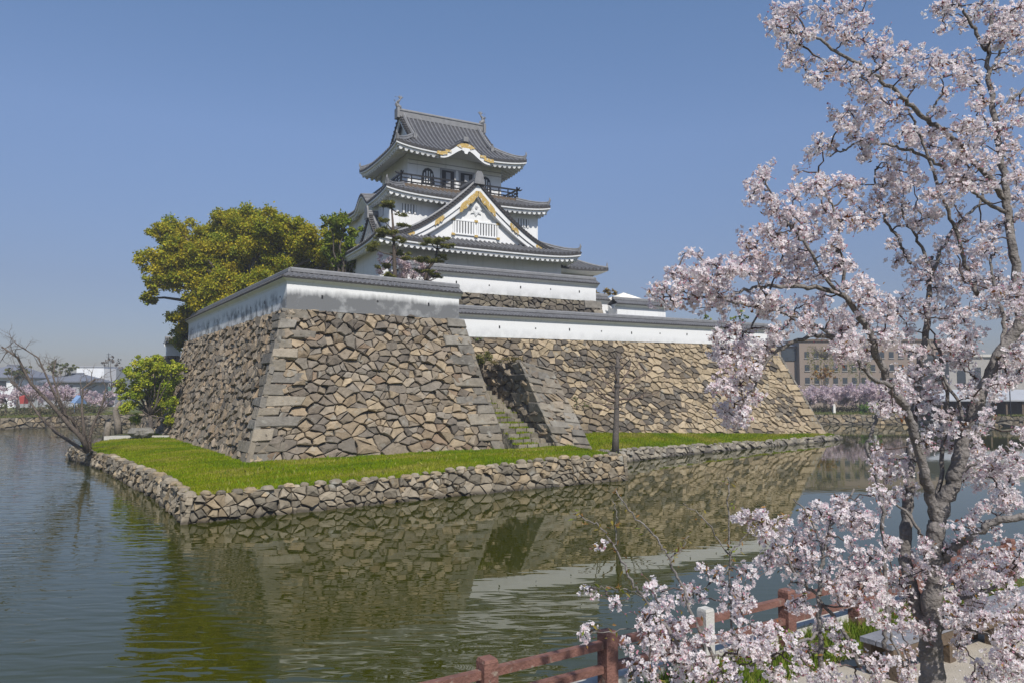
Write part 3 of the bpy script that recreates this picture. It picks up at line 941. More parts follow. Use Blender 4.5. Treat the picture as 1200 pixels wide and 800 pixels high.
SIDES = {'front': (lambda s, d, hu, hv: (s, -(hv - d)), 0), 'right': (lambda s, d, hu, hv: (hu - d, s), 1),
         'back': (lambda s, d, hu, hv: (-s, hv - d), 0), 'left': (lambda s, d, hu, hv: (-(hu - d), -s), 1)}
OUTN = {'front': -VT, 'right': UT, 'back': VT, 'left': -UT}
PER = 0.44

def ribf(s, amp=0.17, per=PER):
    return amp * np.maximum(0, np.cos(2 * math.pi * s / per)) ** 0.6

def make_roof(name, hu, hv, ze, prof, up, Lc, depth, walls, kara=None, raft_in=1.4, parent=None):
    """one ring of tiled eaves. depth: dict side->how far the tiles climb; walls: (wu, wv, z soffit at wall)"""
    def zf(a, b, d, side=None, s=None):
        c = np.exp(-((hu - np.abs(a)) + (hv - np.abs(b))) / Lc)
        z = ze + prof(d) + up * c
        if kara and side in kara:
            kw, kh, kc = kara[side]
            x = np.clip(np.abs(s - kc) / kw, 0, 1)
            kz = kh * (0.5 + 0.5 * np.cos(math.pi * x)) ** 1.15
            z = np.maximum(z, ze + kz + 0.10 * d - 3.0 * (x >= 1))
        return z
    roof = MB(); fas = MB(); raf = MB()
    for side, (fn, isu) in SIDES.items():
        half = hv if isu else hu
        ncol = int(2 * half / PER) * 6 + 1
        s = np.linspace(-half, half, ncol)
        dm = depth[side](s, half) if callable(depth[side]) else np.minimum(depth[side], half - np.abs(s))
        T = np.linspace(0, 1, 9)[:, None]
        d = T * dm[None, :]
        Sg = np.broadcast_to(s, d.shape)
        a, b = fn(Sg, d, hu, hv)
        z = zf(a, b, d, side, Sg) + ribf(Sg)
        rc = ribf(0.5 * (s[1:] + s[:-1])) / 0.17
        cc = (0.55 + 0.75 * rc)[None, :, None] * np.ones((8, 1, 3))  # shade in the valleys and light on the ribs put into tile colour
        Pg = K(a, b, z); idx = np.arange(9 * ncol).reshape(9, ncol)
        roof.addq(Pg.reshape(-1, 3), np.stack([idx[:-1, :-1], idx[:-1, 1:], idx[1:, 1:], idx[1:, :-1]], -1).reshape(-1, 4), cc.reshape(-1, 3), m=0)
        # eave edge, round tile ends
        a0, b0 = fn(s, np.zeros_like(s), hu, hv)
        ztop = zf(a0, b0, 0 * s, side, s)
        e_hi = K(a0, b0, ztop + ribf(s)); e_lo = K(a0, b0, ztop - 0.18)
        roof.grid(np.array([e_lo, e_hi]), m=1)
        nrm = OUTN[side]
        for x in np.arange(-half + PER / 2, half, PER):
            aa, bb = fn(np.array(x), np.array(0.0), hu, hv)
            zz = zf(aa, bb, np.array(0.0), side, np.array(x))
            disc(roof, K(aa, bb, zz + 0.0) + nrm * 0.02, nrm, 0.09, m=1, nn=7)
        # white fascia board, then soffit back to the wall
        s2 = np.linspace(-half, half, 121)
        def pt(dd, dz, corner=True):
            sc = s2 * (half - dd) / half
            a_, b_ = fn(sc, np.full_like(sc, dd), hu, hv)
            a1, b1 = fn(s2, np.zeros_like(s2), hu, hv)
            zz = zf(a1, b1, 0 * s2, side, s2)
            return K(a_, b_, zz + dz)
        fas.grid(np.array([pt(0.02, -0.30), pt(0.0, -0.14)]), m=0)
        fas.grid(np.array([pt(0.16, -0.31), pt(0.02, -0.30)]), m=0)
        fas.grid(np.array([pt(0.18, -0.50), pt(0.16, -0.31)]), m=0)
        wu, wv, zw = walls
        dd = (hv - wv) if not isu else (hu - wu)
        sc = s2 * ((wu if not isu else wv) / half)
        aw, bw = fn(sc, np.full_like(sc, dd), hu, hv)
        fas.grid(np.array([K(aw, bw, np.full_like(sc, zw)), pt(0.18, -0.50)]), m=0)
        # rafter tails
        for x in np.arange(-half + 0.5, half - 0.45, 0.52):
            if kara and side in kara and abs(x - kara[side][2]) < kara[side][0] * 0.95: continue
            q0 = 0.20; q1 = min(dd - 0.02, raft_in)
            pts_ = []
            for q in (q0, q1):
                tt = (q - 0.18) / max(dd - 0.18, 0.01)
                aa, bb = fn(np.array(x), np.array(q), hu, hv)
                a1, b1 = fn(np.array(x), np.array(0.0), hu, hv)
                z1 = zf(a1, b1, np.array(0.0), side, np.array(x)) - 0.50
                pts_.append(K(aa, bb, z1 * (1 - tt) + zw * tt - 0.03))
            raf.tube(pts_, [0.17, 0.15], 10)
    o = kpart(name, TM, roof, parent)
    kpart('eave_board', M['white'], fas, o)
    kpart('rafter_row', M['white'], raf, o)
    return o, zf

def hip_ridges(parent, hu, hv, zf, length, name='hip_ridge'):
    for sa in (-1, 1):
        for sb in (-1, 1):
            q = np.linspace(0.12, length, 10)
            a = sa * (hu - q); b = sb * (hv - q)
            z = zf(a, b, q) + 0.16
            P = K(a, b, z)
            r_ = MB()
            r_.tube(P, 0.15, 6)
            r_.tube(P + ZUP * 0.20, 0.09, 6)
            # end tile, an upturned horn
            e = P[0]; out = (P[0] - P[3]); out[2] = 0; out /= np.linalg.norm(out)
            r_.box(e + ZUP * 0.08, (0.30, 0.12, 0.46), np.array([np.cross(out, ZUP), out, ZUP]))
            r_.tube([e + ZUP * 0.1 + out * 0.0, e + ZUP * 0.42 + out * 0.12, e + ZUP * 0.66 + out * 0.08], [0.11, 0.09, 0.03], 6)
            kpart(name, M['ridge'], r_, parent)

# storeys
mb = MB(); kbox(mb, -8.8, 8.8, -8.1, 8.1, 12.95, 17.9); f1 = kpart('first_storey_wall', M['white'], mb)
mb = MB(); kbox(mb, -7.4, 7.4, -6.2, 6.2, 17.9, 22.4); f2 = kpart('second_storey_wall', M['white'], mb)
mb = MB(); kbox(mb, -4.8, 4.8, -3.6, 3.6, 22.4, 27.3); f3 = kpart('third_storey_wall', M['white'], mb)

# roof 1, 2
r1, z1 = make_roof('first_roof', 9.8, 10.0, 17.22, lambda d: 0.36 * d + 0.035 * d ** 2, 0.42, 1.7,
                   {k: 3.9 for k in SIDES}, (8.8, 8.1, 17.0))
hip_ridges(r1, 9.8, 10.0, z1, 3.2)
KARA_L = {'left': (2.3, 1.25, 0.0)}
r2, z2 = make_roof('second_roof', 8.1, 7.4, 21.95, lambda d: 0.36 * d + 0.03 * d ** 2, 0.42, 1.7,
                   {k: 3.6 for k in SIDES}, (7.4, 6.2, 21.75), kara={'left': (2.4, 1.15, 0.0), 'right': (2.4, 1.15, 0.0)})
hip_ridges(r2, 8.1, 7.4, z2, 2.4)

# top roof: hip-and-gable with a curved gable over the front eave
HU, HV, GAP = 6.6, 5.5, 2.2
prof3 = lambda d: 4.75 * (0.62 * (d / 5.5) + 0.38 * (d / 5.5) ** 2)
def dep_main(s, half):
    return np.where(np.abs(s) <= half - GAP + 0.02, 5.5, np.minimum(GAP, half - np.abs(s)))
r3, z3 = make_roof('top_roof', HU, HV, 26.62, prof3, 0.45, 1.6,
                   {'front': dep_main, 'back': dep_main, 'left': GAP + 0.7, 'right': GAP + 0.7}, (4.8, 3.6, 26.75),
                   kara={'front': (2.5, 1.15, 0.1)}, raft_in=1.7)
hip_ridges(r3, HU, HV, z3, GAP + 0.1)
ZR = 26.62 + 4.75
# main ridge
mb = MB()
kbox(mb, -4.55, 4.55, -0.20, 0.20, ZR - 0.15, ZR + 0.42)
kbox(mb, -4.55, 4.55, -0.26, 0.26, ZR + 0.42, ZR + 0.50)
mb.tube([K(-4.6, 0, ZR + 0.56), K(4.6, 0, ZR + 0.56)], 0.14, 8)
for a in (-4.6, 4.6):
    kbox(mb, a - 0.12, a + 0.12, -0.42, 0.42, ZR - 0.35, ZR + 0.62)
kpart('main_ridge', M['ridge'], mb, r3)
# descending ridges beside the gables
for sa in (-1, 1):
    for sb in (-1, 1):
        q = np.linspace(5.35, GAP, 8)
        P = K(np.full(8, sa * 4.0), sb * (HV - q), 26.62 + prof3(q) + 0.20)
        mb = MB(); mb.tube(P, 0.15, 6); mb.tube(P + ZUP * 0.18, 0.09, 6)
        e = P[-1]; mb.box(e + ZUP * 0.1, (0.34, 0.16, 0.5), AXT); mb.tube([e + ZUP * 0.2, e + ZUP * 0.6 - VT * sb * -0.1], [0.1, 0.04], 6)
        kpart('descending_ridge', M['ridge'], mb, r3)
# gable ends of the top roof
for sa in (-1, 1):
    mb = MB()
    bb = np.linspace(-3.3, 3.3, 15)
    zz = 26.62 + prof3(HV - np.abs(bb))
    zb = 26.62 + prof3(GAP)
    top = K(np.full(15, sa * 3.85), bb, zz - 0.05); bot = K(np.full(15, sa * 3.85), bb, np.full(15, zb - 0.3))
    mb.grid(np.array([bot, top]), m=0)
    kpart('gable_wall', M['white'], mb, r3)
    mb = MB()     # barge boards and rake tiles
    bq = np.linspace(-3.4, 3.4, 29)
    zq = 26.62 + prof3(HV - np.abs(bq))
    for (a0, hi, lo, mm) in ((4.42, 0.10, -0.16, 1), (4.36, -0.16, -0.55, 2)):
        g0 = K(np.full(29, sa * a0), bq, zq + hi); g1 = K(np.full(29, sa * a0), bq, zq + lo)
        g2 = K(np.full(29, sa * (a0 - 0.14)), bq, zq + lo)
        mb.grid(np.array([g0, g1, g2]), m=mm)
    for q in np.arange(-3.3, 3.31, 0.30):
        zc = 26.62 + prof3(HV - abs(q))
        mb.tube([K(sa * 3.95, q, zc + 0.10), K(sa * 4.52, q, zc + 0.05)], 0.10, 6, m=1)
    mb.grid(np.array([K(np.full(29, sa * 3.9), bq, zq + 0.04), K(np.full(29, sa * 4.45), bq, zq + 0.04)]), m=0)
    kpart('rake_edge', TM, mb, r3)
# fish finials
def shachi(a, sgn):
    mb = MB()
    c = K(a, 0, ZR + 0.6)
    path = [c + UT * sgn * x + ZUP * z for x, z in ((0.22, 0.02), (0.10, 0.16), (-0.10, 0.28), (-0.16, 0.50), (-0.06, 0.74), (0.10, 0.90), (0.16, 1.04))]
    mb.tube(path, [0.13, 0.22, 0.23, 0.19, 0.13, 0.08, 0.05], 8)
    t = path[-1]
    for ang in (-0.9, -0.3, 0.3, 0.9):       # tail fan
        d_ = UT * sgn * math.sin(ang) + ZUP * math.cos(ang)
        mb.tube([t - ZUP * 0.05, t + d_ * 0.2, t + d_ * 0.36], [0.05, 0.06, 0.015], 5)
    for sb in (-1, 1):     # side fins and brow
        m_ = path[3]
        mb.tube([m_, m_ + VT * sb * 0.28 + ZUP * 0.12, m_ + VT * sb * 0.34 + ZUP * 0.3], [0.07, 0.06, 0.01], 5)
        h = path[1]
        mb.tube([h, h + UT * sgn * 0.14 + VT * sb * 0.12 + ZUP * 0.12], [0.08, 0.03], 5)
    for k in range(5):
        p_ = path[2 + (k // 2)] - UT * sgn * 0.2 + ZUP * 0.1 * k
        mb.tube([p_, p_ - UT * sgn * 0.14 + ZUP * 0.06], [0.04, 0.01], 4)
    kpart('fish_finial', M['ridge'], mb, r3)
shachi(-4.45, 1); shachi(4.45, -1)
# curved front gable: deep white board, gilt, small ridge on top
mb = MB(); gd = MB()
s = np.linspace(-2.5, 2.5, 61) + 0.1
x = np.abs(s - 0.1) / 2.5
kz = 26.62 + 1.15 * (0.5 + 0.5 * np.cos(math.pi * x)) ** 1.15
bfr = -HV - 0.06
mb.grid(np.array([K(s, np.full_like(s, bfr + 0.02), kz - 0.62 - 0.10 * (1 - x)), K(s, np.full_like(s, bfr), kz - 0.13)]), m=0)
mb.grid(np.array([K(s, np.full_like(s, bfr + 0.35), kz - 0.66), K(s, np.full_like(s, bfr + 0.02), kz - 0.62 - 0.10 * (1 - x))]), m=0)
kp = kpart('curved_gable_board', M['white'], mb, r3)
def gilt(pts2, a0, b0, z0, dirA=None, name='gilt_plate', parent=None, face=-1):
    m_ = MB()
    m_.prism(pts2, K(a0, b0, z0), UT if dirA is None else dirA, ZUP, VT * face, 0.04)
    kpart(name, M['gold'], m_, parent or r3)
gilt([(-0.95, -0.05), (-0.5, 0.2), (0, 0.28), (0.5, 0.2), (0.95, -0.05), (0.5, -0.22), (0, -0.15), (-0.5, -0.22)], 0.1, bfr - 0.01, 26.62 + 1.15 - 0.40)
for sg in (-1, 1):
    gilt([(-0.55, -0.16), (-0.5, 0.14), (0.0, 0.16), (0.5, 0.26), (0.5, -0.06), (0.0, -0.18)] if sg < 0 else [(0.55, -0.16), (0.0, -0.18), (-0.5, -0.06), (-0.5, 0.26), (0.0, 0.16), (0.5, 0.14)], 0.1 + sg * 2.35, bfr - 0.03, 26.62 - 0.22)
    gilt([(-0.3, -0.1), (-0.3, 0.12), (0.3, 0.12), (0.3, -0.1)], 0.1 + sg * 1.75, bfr - 0.02, 26.62 + 0.05)
m_ = MB(); m_.prism([(-0.34, 0.2), (-0.45, 0.0), (-0.22, -0.12), (-0.12, -0.34), (0.12, -0.34), (0.22, -0.12), (0.45, 0.0), (0.34, 0.2)], K(0.1, bfr + 0.0, 26.62 + 0.38), UT, ZUP, -VT, 0.08)
kpart('gable_pendant', M['white'], m_, r3)
mb = MB(); P = K(np.full(6, 0.1), np.linspace(-HV - 0.05, -HV + 2.2, 6), np.linspace(26.62 + 1.22, 26.62 + 1.5, 6) + 0.1)
mb.tube(P, 0.17, 6); mb.tube(P + ZUP * 0.2, 0.1, 6); mb.box(P[0] + ZUP * 0.12, (0.5, 0.14, 0.45), AXT)
kpart('curved_gable_ridge', M['ridge'], mb, r3)

# third storey: openings, bell windows
def bell(a, name='bell_window'):
    w_, h_ = 0.62, 1.5
    def shape(k):
        return [(-w_ * 1.08 * k, 0)] + [(-w_ * k * c_, h_ * k * z_) for c_, z_ in ((0.98, 0.3), (0.92, 0.55), (0.80, 0.78), (0.5, 0.93), (0.0, 1.0))] + \
               [(w_ * k * c_, h_ * k * z_) for c_, z_ in ((0.5, 0.93), (0.80, 0.78), (0.92, 0.55), (0.98, 0.3))] + [(w_ * 1.08 * k, 0)]
    z0 = 23.95
    m1 = MB(); m1.prism(shape(1.0), K(a, -3.6, z0), UT, ZUP, -VT, 0.08)
    fr = kpart(name, M['black'], m1, f3)
    m2 = MB(); m2.prism([(x_, y_ + 0.06) for x_, y_ in shape(0.86)], K(a, -3.69, z0), UT, ZUP, -VT, 0.012)
    kpart('window_opening', M['dark'], m2, fr)
    m3 = MB()
    for q in (-0.36, -0.12, 0.12, 0.36):
        kbox(m3, a + q - 0.055, a + q + 0.055, -3.73, -3.70, z0 + 0.08, z0 + (1.2 if abs(q) < 0.2 else 1.0))
    kpart('window_bars', M['white'], m3, fr)
bell(-2.85); bell(3.05)
for a0, a1 in ((-1.55, -0.15), (0.35, 1.75)):
    m1 = MB(); kbox(m1, a0, a1, -3.64, -3.59, 23.4, 25.45)
    dr = kpart('door_opening', M['dark'], m1, f3)
    m2 = MB()
    for q in (a0, a1): kbox(m2, q - 0.07, q + 0.07, -3.70, -3.60, 23.4, 25.5)
    kbox(m2, a0 - 0.1, a1 + 0.1, -3.71, -3.60, 25.45, 25.6)
    kpart('door_frame', M['grey'], m2, dr)
    m2 = MB(); kbox(m2, a0 + 0.5, a0 + 0.95, -3.68, -3.645, 23.4, 25.3)
    kpart('door_leaf', M['grey'], m2, dr)
mb = MB()
kbox(mb, -4.83, 4.83, -3.63, -3.60, 26.0, 26.06); kbox(mb, -4.83, 4.83, -3.63, -3.60, 25.62, 25.67)
kpart('wall_moulding', M['grey'], mb, f3)
# balcony
mb = MB(); kbox(mb, -6.0, 6.0, -4.95, 4.95, 22.75, 23.38)
bal = kpart('balcony', M['beam'], mb)
for side in ('front', 'right', 'back', 'left'):
    fn, isu = SIDES[side]
    half = 4.95 if isu else 6.0
    mb = MB()
    ext = 0.25
    def P3(s_, z_): 
        a_, b_ = fn(np.array(float(s_)), np.array(0.12), 6.0, 4.95); return K(a_, b_, z_)
    for z_, th in ((24.22, 0.13), (23.88, 0.09), (23.55, 0.10)):
        p0, p1 = P3(-half - ext * (z_ > 24), z_), P3(half + ext * (z_ > 24), z_)
        d_ = (p1 - p0); L_ = np.linalg.norm(d_); d_ /= L_
        mb.box((p0 + p1) / 2, (L_, th, th), np.array([d_, np.cross(ZUP, d_), ZUP]))
        if z_ > 24:
            for p_, sg in ((p0, -1), (p1, 1)): mb.tube([p_, p_ + d_ * sg * 0.2 + ZUP * 0.12], [0.07, 0.05], 6)
    for s_ in np.linspace(-half + 0.12, half - 0.12, int(2 * half / 0.95) + 1):
        p0 = P3(s_, 23.38); p1 = P3(s_, 24.24 if abs(s_) < half - 0.3 else 24.5)
        mb.tube([p0, p1], 0.06 if abs(s_) < half - 0.3 else 0.09, 6)
    kpart('railing', M['black'], mb, bal)

# second storey windows
def bar_window(a0, a1, b, z0, z1, par, nb, frame=0.0, gold=False):
    m1 = MB(); kbox(m1, a0, a1, b - 0.02, b + 0.03, z0, z1)
    w = kpart('window', M['dark'], m1, par)
    m2 = MB(); ww = (a1 - a0)
    for k in range(nb):
        x = a0 + ww * (k + 0.5) / nb
        kbox(m2, x - ww / nb * 0.32, x + ww / nb * 0.32, b - 0.07, b - 0.021, z0, z1)
    kpart('window_bars', M['white'], m2, w)
    if frame:
        m3 = MB()
        kbox(m3, a0 - frame, a1 + frame, b - 0.10, b + 0.02, z1, z1 + frame); kbox(m3, a0 - frame, a1 + frame, b - 0.12, b + 0.02, z0 - frame, z0)
        kbox(m3, a0 - frame, a0, b - 0.10, b + 0.02, z0, z1); kbox(m3, a1, a1 + frame, b - 0.10, b + 0.02, z0, z1)
        kpart('window_frame', M['white'], m3, w)
    return w
bar_window(-6.25, -4.95, -6.2, 20.35, 21.15, f2, 5)
bar_window(5.25, 6.4, -6.2, 20.30, 21.10, f2, 4)
# side windows of the upper storeys
def side_window(sa, b0, b1, z0, z1, wu, par, nb):
    m1 = MB(); kbox(m1, sa * wu - 0.03, sa * wu + 0.03, b0, b1, z0, z1)
    w = kpart('window', M['dark'], m1, par)
    m2 = MB()
    for k in range(nb):
        y = b0 + (b1 - b0) * (k + 0.5) / nb
        kbox(m2, sa * (wu + 0.055) - 0.025, sa * (wu + 0.055) + 0.025, y - 0.08, y + 0.08, z0, z1)
    kpart('window_bars', M['white'], m2, w)
for sa in (-1, 1):
    side_window(sa, -4.6, -3.5, 20.3, 21.1, 7.4, f2, 4)
    side_window(sa, -1.0, 1.0, 23.9, 25.3, 4.8, f3, 5)

# big gables
def gable(bf, hw, zb, za, back, name, parent, ac=0.0, boards=True, face='front', board_h=0.50, fw=0.62):
    """triangular gable looking out along -b (front) or -a (left)"""
    def G(x, y, z):           # x along the face, y out of the face (towards the viewer positive), z up
        x = np.asarray(x, float); y = np.asarray(y, float); z = np.asarray(z, float)
        if face == 'front': return K(ac + x, bf - y, z)
        if face == 'left': return K(bf - y, ac - x, z)
    def f(x):
        q = np.clip(np.abs(x) / hw, 0, 1)
        return zb + (za - zb) * ((1 - q) ** 1.45)
    g_ = MB()
    y = np.arange(0, back + fw, PER / 6); y = fw - y
    rb = ribf(y - fw, 0.12)
    for sg in (-1, 1):
        xs = np.linspace(0, hw, 20)
        rows = np.array([G(np.full_like(y, sg * x), y, np.full_like(y, f(x)) + rb) for x in xs])
        g_.grid(rows if sg < 0 else rows[:, ::-1], m=0)
        xs2 = np.linspace(0, hw, 40)
        fr = np.array([G(sg * xs2, np.full(40, fw), f(xs2) - 0.22), G(sg * xs2, np.full(40, fw), f(xs2) + 0.08)])
        g_.grid(fr, m=1)
        for x in np.arange(0.15, math.hypot(hw, za - zb) , 0.30):
            xx = hw * x / math.hypot(hw, za - zb)
            g_.tube([G(sg * xx, fw - 0.45, f(xx) + 0.08), G(sg * xx, fw + 0.05, f(xx) + 0.02)], 0.10, 6, m=1)
        # pale ridge rolls running down the rake
        rp = [G(sg * x, fw - 0.50, f(x) + 0.20) for x in np.linspace(0.2, hw * 0.985, 14)]
        g_.tube(rp, 0.14, 6, m=3)
    ro = kpart(name, TM, g_, parent)
    # ridge
    mb = MB()
    rp = [G(0, fw + 0.05, za + 0.22), G(0, -back, za + 0.22)]
    mb.tube(rp, 0.20, 8); mb.tube([q + ZUP * 0.22 for q in rp], 0.11, 6)
    e = G(0, fw + 0.04, za + 0.10); xo = G(1, 0, 0) - G(0, 0, 0); yo = G(0, 1, 0) - G(0, 0, 0)
    mb.prism([(-0.5, -0.35), (0.5, -0.35), (0.42, 0.1), (0.36, 0.5), (0.2, 0.78), (-0.2, 0.78), (-0.36, 0.5), (-0.42, 0.1)], e, xo, ZUP, yo, 0.14)
    kpart('gable_ridge', M['ridge'], mb, ro)
    # white wall
    mb = MB()
    xs = np.linspace(-hw, hw, 41)
    mb.grid(np.array([G(xs, 0 * xs, np.full_like(xs, zb - 0.55)), G(xs, 0 * xs, f(xs) - 0.02)]), m=0)
    wall = kpart('gable_wall', M['white'], mb, ro)
    mb = MB()
    for sg in (-1, 1):
        xs = np.linspace(0, hw * 0.99, 40)
        o1 = f(xs) - 0.22; k = board_h * (1.0 - 0.25 * xs / hw)
        slope = 1 + 0.25 * (1 - xs / hw)
        b1 = o1 - k * slope; b2 = b1 - 0.06; b3 = b2 - k * 0.85 * slope
        mb.grid(np.array([G(sg * xs, np.full(40, fw - 0.12), o1), G(sg * xs, np.full(40, fw - 0.12), b1), G(sg * xs, np.full(40, fw - 0.26), b1)]), m=0)
        mb.grid(np.array([G(sg * xs, np.full(40, fw - 0.26), b1 + 0.0), G(sg * xs, np.full(40, fw - 0.26), b2 - 0.02)]), m=1)
        mb.grid(np.array([G(sg * xs, np.full(40, fw - 0.24), b2), G(sg * xs, np.full(40, fw - 0.24), b3), G(sg * xs, np.full(40, 0.0), b3)]), m=0)
        mb.grid(np.array([G(sg * xs, np.full(40, fw - 0.228), b3 + 0.07), G(sg * xs, np.full(40, fw - 0.228), b3)]), m=1)
    kpart('barge_board', [M['white'], M['grey']], mb, ro)
    return ro, G, f, wall
GB = -7.9      # face of the big gable
gf, G, fz, gwall = gable(GB, 7.75, 18.0, 23.35, 3.2, 'front_gable', keep)
yb = 0.52
def rake_plate(x0, x1, t, b_, nm='gilt_plate'):
    """gilt plate following the barge board between x0 and x1"""
    m_ = MB(); sg = 1 if x1 > 0 else -1
    xs = np.linspace(x0, x1, 10)
    up_ = fz(xs) - 0.22 - t; lo_ = fz(xs) - 0.22 - b_
    for j in range(len(xs)):      # cusped lower outline
        if j % 3 == 1: lo_[j] += 0.14
        if j in (0, 9): up_[j] -= 0.16; lo_[j] += 0.16
    m_.grid(np.array([G(xs, np.full(10, yb), lo_), G(xs, np.full(10, yb), up_)]), m=0)
    m_.grid(np.array([G(xs, np.full(10, yb - 0.04), lo_), G(xs, np.full(10, yb), lo_)]), m=0)
    kpart(nm, M['gold'], m_, gf)
for sg in (-1, 1):
    rake_plate(sg * 0.02, sg * 1.75, 0.42, 1.20)
    rake_plate(sg * 3.2, sg * 4.1, 0.12, 0.66)
    rake_plate(sg * 5.9, sg * 7.1, 0.05, 0.52)
# floral pendant on the gable
m_ = MB()
pz = 21.05
m_.prism([(0.75 * r_ * math.cos(t_), 0.75 * r_ * math.sin(t_)) for t_, r_ in [(k * math.pi / 8, 1.0 if k % 2 == 0 else 0.68) for k in range(16)]], G(0, 0.01, pz), UT, ZUP, -VT, 0.05, m=0)
m_.prism([(0.66 * r_ * math.cos(t_), 0.66 * r_ * math.sin(t_)) for t_, r_ in [(k * math.pi / 8, 1.0 if k % 2 == 0 else 0.66) for k in range(16)]], G(0, 0.06, pz), UT, ZUP, -VT, 0.05, m=0)
for k in range(8):
    t_ = k * math.pi / 4
    m_.prism([(0.30 * math.cos(t_) + 0.13 * math.cos(q), 0.30 * math.sin(t_) + 0.13 * math.sin(q)) for q in np.linspace(0, 2 * math.pi, 8, endpoint=False)], G(0, 0.11, pz), UT, ZUP, -VT, 0.03, m=0)
m_.prism([(0.12 * math.cos(q), 0.12 * math.sin(q)) for q in np.linspace(0, 2 * math.pi, 8, endpoint=False)], G(0, 0.11, pz), UT, ZUP, -VT, 0.06, m=1)
for sg in (-1, 1):
    m_.prism([(sg * 0.6, 0.1), (sg * 1.15, 0.25), (sg * 1.3, 0.05), (sg * 1.0, -0.12), (sg * 0.6, -0.1)][::sg], G(0, 0.01, pz), UT, ZUP, -VT, 0.05, m=0)
kpart('gable_flower', [M['white'], M['grey']], m_, gf)
for a0, a1 in ((-2.1, -0.2), (0.2, 2.1)):
    w = bar_window(a0, a1, GB, 18.68, 19.78, gf, 7, frame=0.13)
m_ = MB()
for a in (-2.2, 0.0, 2.2):
    for z_ in (18.55, 19.88):
        kbox(m_, a - 0.17, a + 0.17, GB - 0.145, GB - 0.105, z_ - 0.10, z_ + 0.10)
kpart('gilt_plate', M['gold'], m_, gf)
# gable over the left flank
gl, _, _, _ = gable(-7.95, 2.9, 18.0, 20.45, 1.6, 'side_gable', keep, ac=-3.1, face='left', board_h=0.36, fw=0.4)
# flank yagura on the right, with a hipped roof
yg = MB()
kbox(yg, 8.8, 13.6, -6.4, 2.0, 12.95, 16.45)
ya = kpart('side_turret_wall', M['white'], yg)
rf = MB()
hu_, hv_ = 3.6, 5.6
for side, (fn, isu) in SIDES.items():
    half = hv_ if isu else hu_
    s = np.linspace(-half, half, int(2 * half / PER) * 6)
    dm = np.minimum(3.5, half - np.abs(s))
    d = np.linspace(0, 1, 7)[:, None] * dm[None, :]
    Sg = np.broadcast_to(s, d.shape)
    a, b = fn(Sg, d, hu_, hv_)
    c = np.exp(-((hu_ - np.abs(a)) + (hv_ - np.abs(b))) / 1.5)
    z = 16.55 + 0.42 * d + 0.035 * d ** 2 + 0.25 * c + ribf(Sg)
    rf.grid(K(a + 10.95, b - 2.1, z), m=0)
    a0, b0 = fn(s, 0 * s, hu_, hv_)
    c = np.exp(-((hu_ - np.abs(a0)) + (hv_ - np.abs(b0))) / 1.5)
    z0 = 16.55 + 0.25 * c
    rf.grid(np.array([K(a0 + 10.95, b0 - 2.1, z0 - 0.15), K(a0 + 10.95, b0 - 2.1, z0 + ribf(s))]), m=1)
    a1, b1 = fn(s * 0.8, np.full_like(s, 1.0), hu_, hv_)
    rf.grid(np.array([K(a1 + 10.95, b1 - 2.1, np.full_like(s, 16.25)), K(a0 + 10.95, b0 - 2.1, z0 - 0.15)]), m=2)
rr = kpart('side_turret_roof', TM, rf)
for sa in (-1, 1):
    for sb in (-1, 1):
        mb = MB(); q = np.linspace(0.1, 3.4, 8)
        P = K(10.95 + sa * (hu_ - q), -2.1 + sb * (hv_ - q), 16.55 + 0.42 * q + 0.035 * q ** 2 + 0.25 * np.exp(-2 * q / 1.5) + 0.14)
        mb.tube(P, 0.14, 6); mb.tube([P[0], P[0] + ZUP * 0.5], [0.12, 0.03], 6)
        kpart('hip_ridge', M['ridge'], mb, rr)
# low porch roof in front left of the keep
po = MB()
hu_, hv_ = 2.2, 1.5
for side, (fn, isu) in SIDES.items():
    half = hv_ if isu else hu_
    s = np.linspace(-half, half, int(2 * half / PER) * 6)
    dm = np.minimum(1.5, half - np.abs(s))
    d = np.linspace(0, 1, 5)[:, None] * dm[None, :]
    Sg = np.broadcast_to(s, d.shape); a, b = fn(Sg, d, hu_, hv_)
    po.grid(K(a - 5.3, b - 9.3, 14.95 + 0.62 * d + ribf(Sg)), m=0)
    a0, b0 = fn(s, 0 * s, hu_, hv_)
    po.grid(np.array([K(a0 - 5.3, b0 - 9.3, 14.75 + 0 * s), K(a0 - 5.3, b0 - 9.3, 14.95 + ribf(s))]), m=1)
pr = kpart('porch_roof', TM, po)
mb = MB(); kbox(mb, -6.9, -3.7, -10.4, -8.1, 12.95, 14.8); kpart('porch_wall', M['white'], mb, pr)

# ------------------------------------------------------------------ small turret right of the keep
pv = thing('white_turret', WT(43.5, 55, 9.3), 'small white turret with pale pyramid roof behind the long white wall', 'turret')
mb = MB()
c0 = WT(44.2, 57.6, 0)
def tb(mb, a0, a1, b0, b1, z0, z1, m=0):
    mb.box(UT * (a0 + a1) / 2 + VT * (b0 + b1) / 2 + ZUP * (z0 + z1) / 2, (a1 - a0, b1 - b0, z1 - z0), AXT, (1, 1, 1), m)
tb(mb, 41.6, 47.4, 56.0, 59.0, 9.3, 13.05)
mb.build('turret_wall', M['white'], pv)
mb = MB(); coping(mb, None, WT(41.3, 56.3, 13.05), WT(47.6, 56.3, 13.05), half=0.7, rise=0.45); mb.build('tile_eave', TM, pv)
mb = MB()
b0 = [WT(41.7, 56.2, 13.45), WT(46.0, 56.2, 13.45), WT(46.0, 59.8, 13.45), WT(41.7, 59.8, 13.45)]
lo_ = [q - ZUP * 0.12 for q in b0]
ap = WT(43.85, 58.0, 14.45)
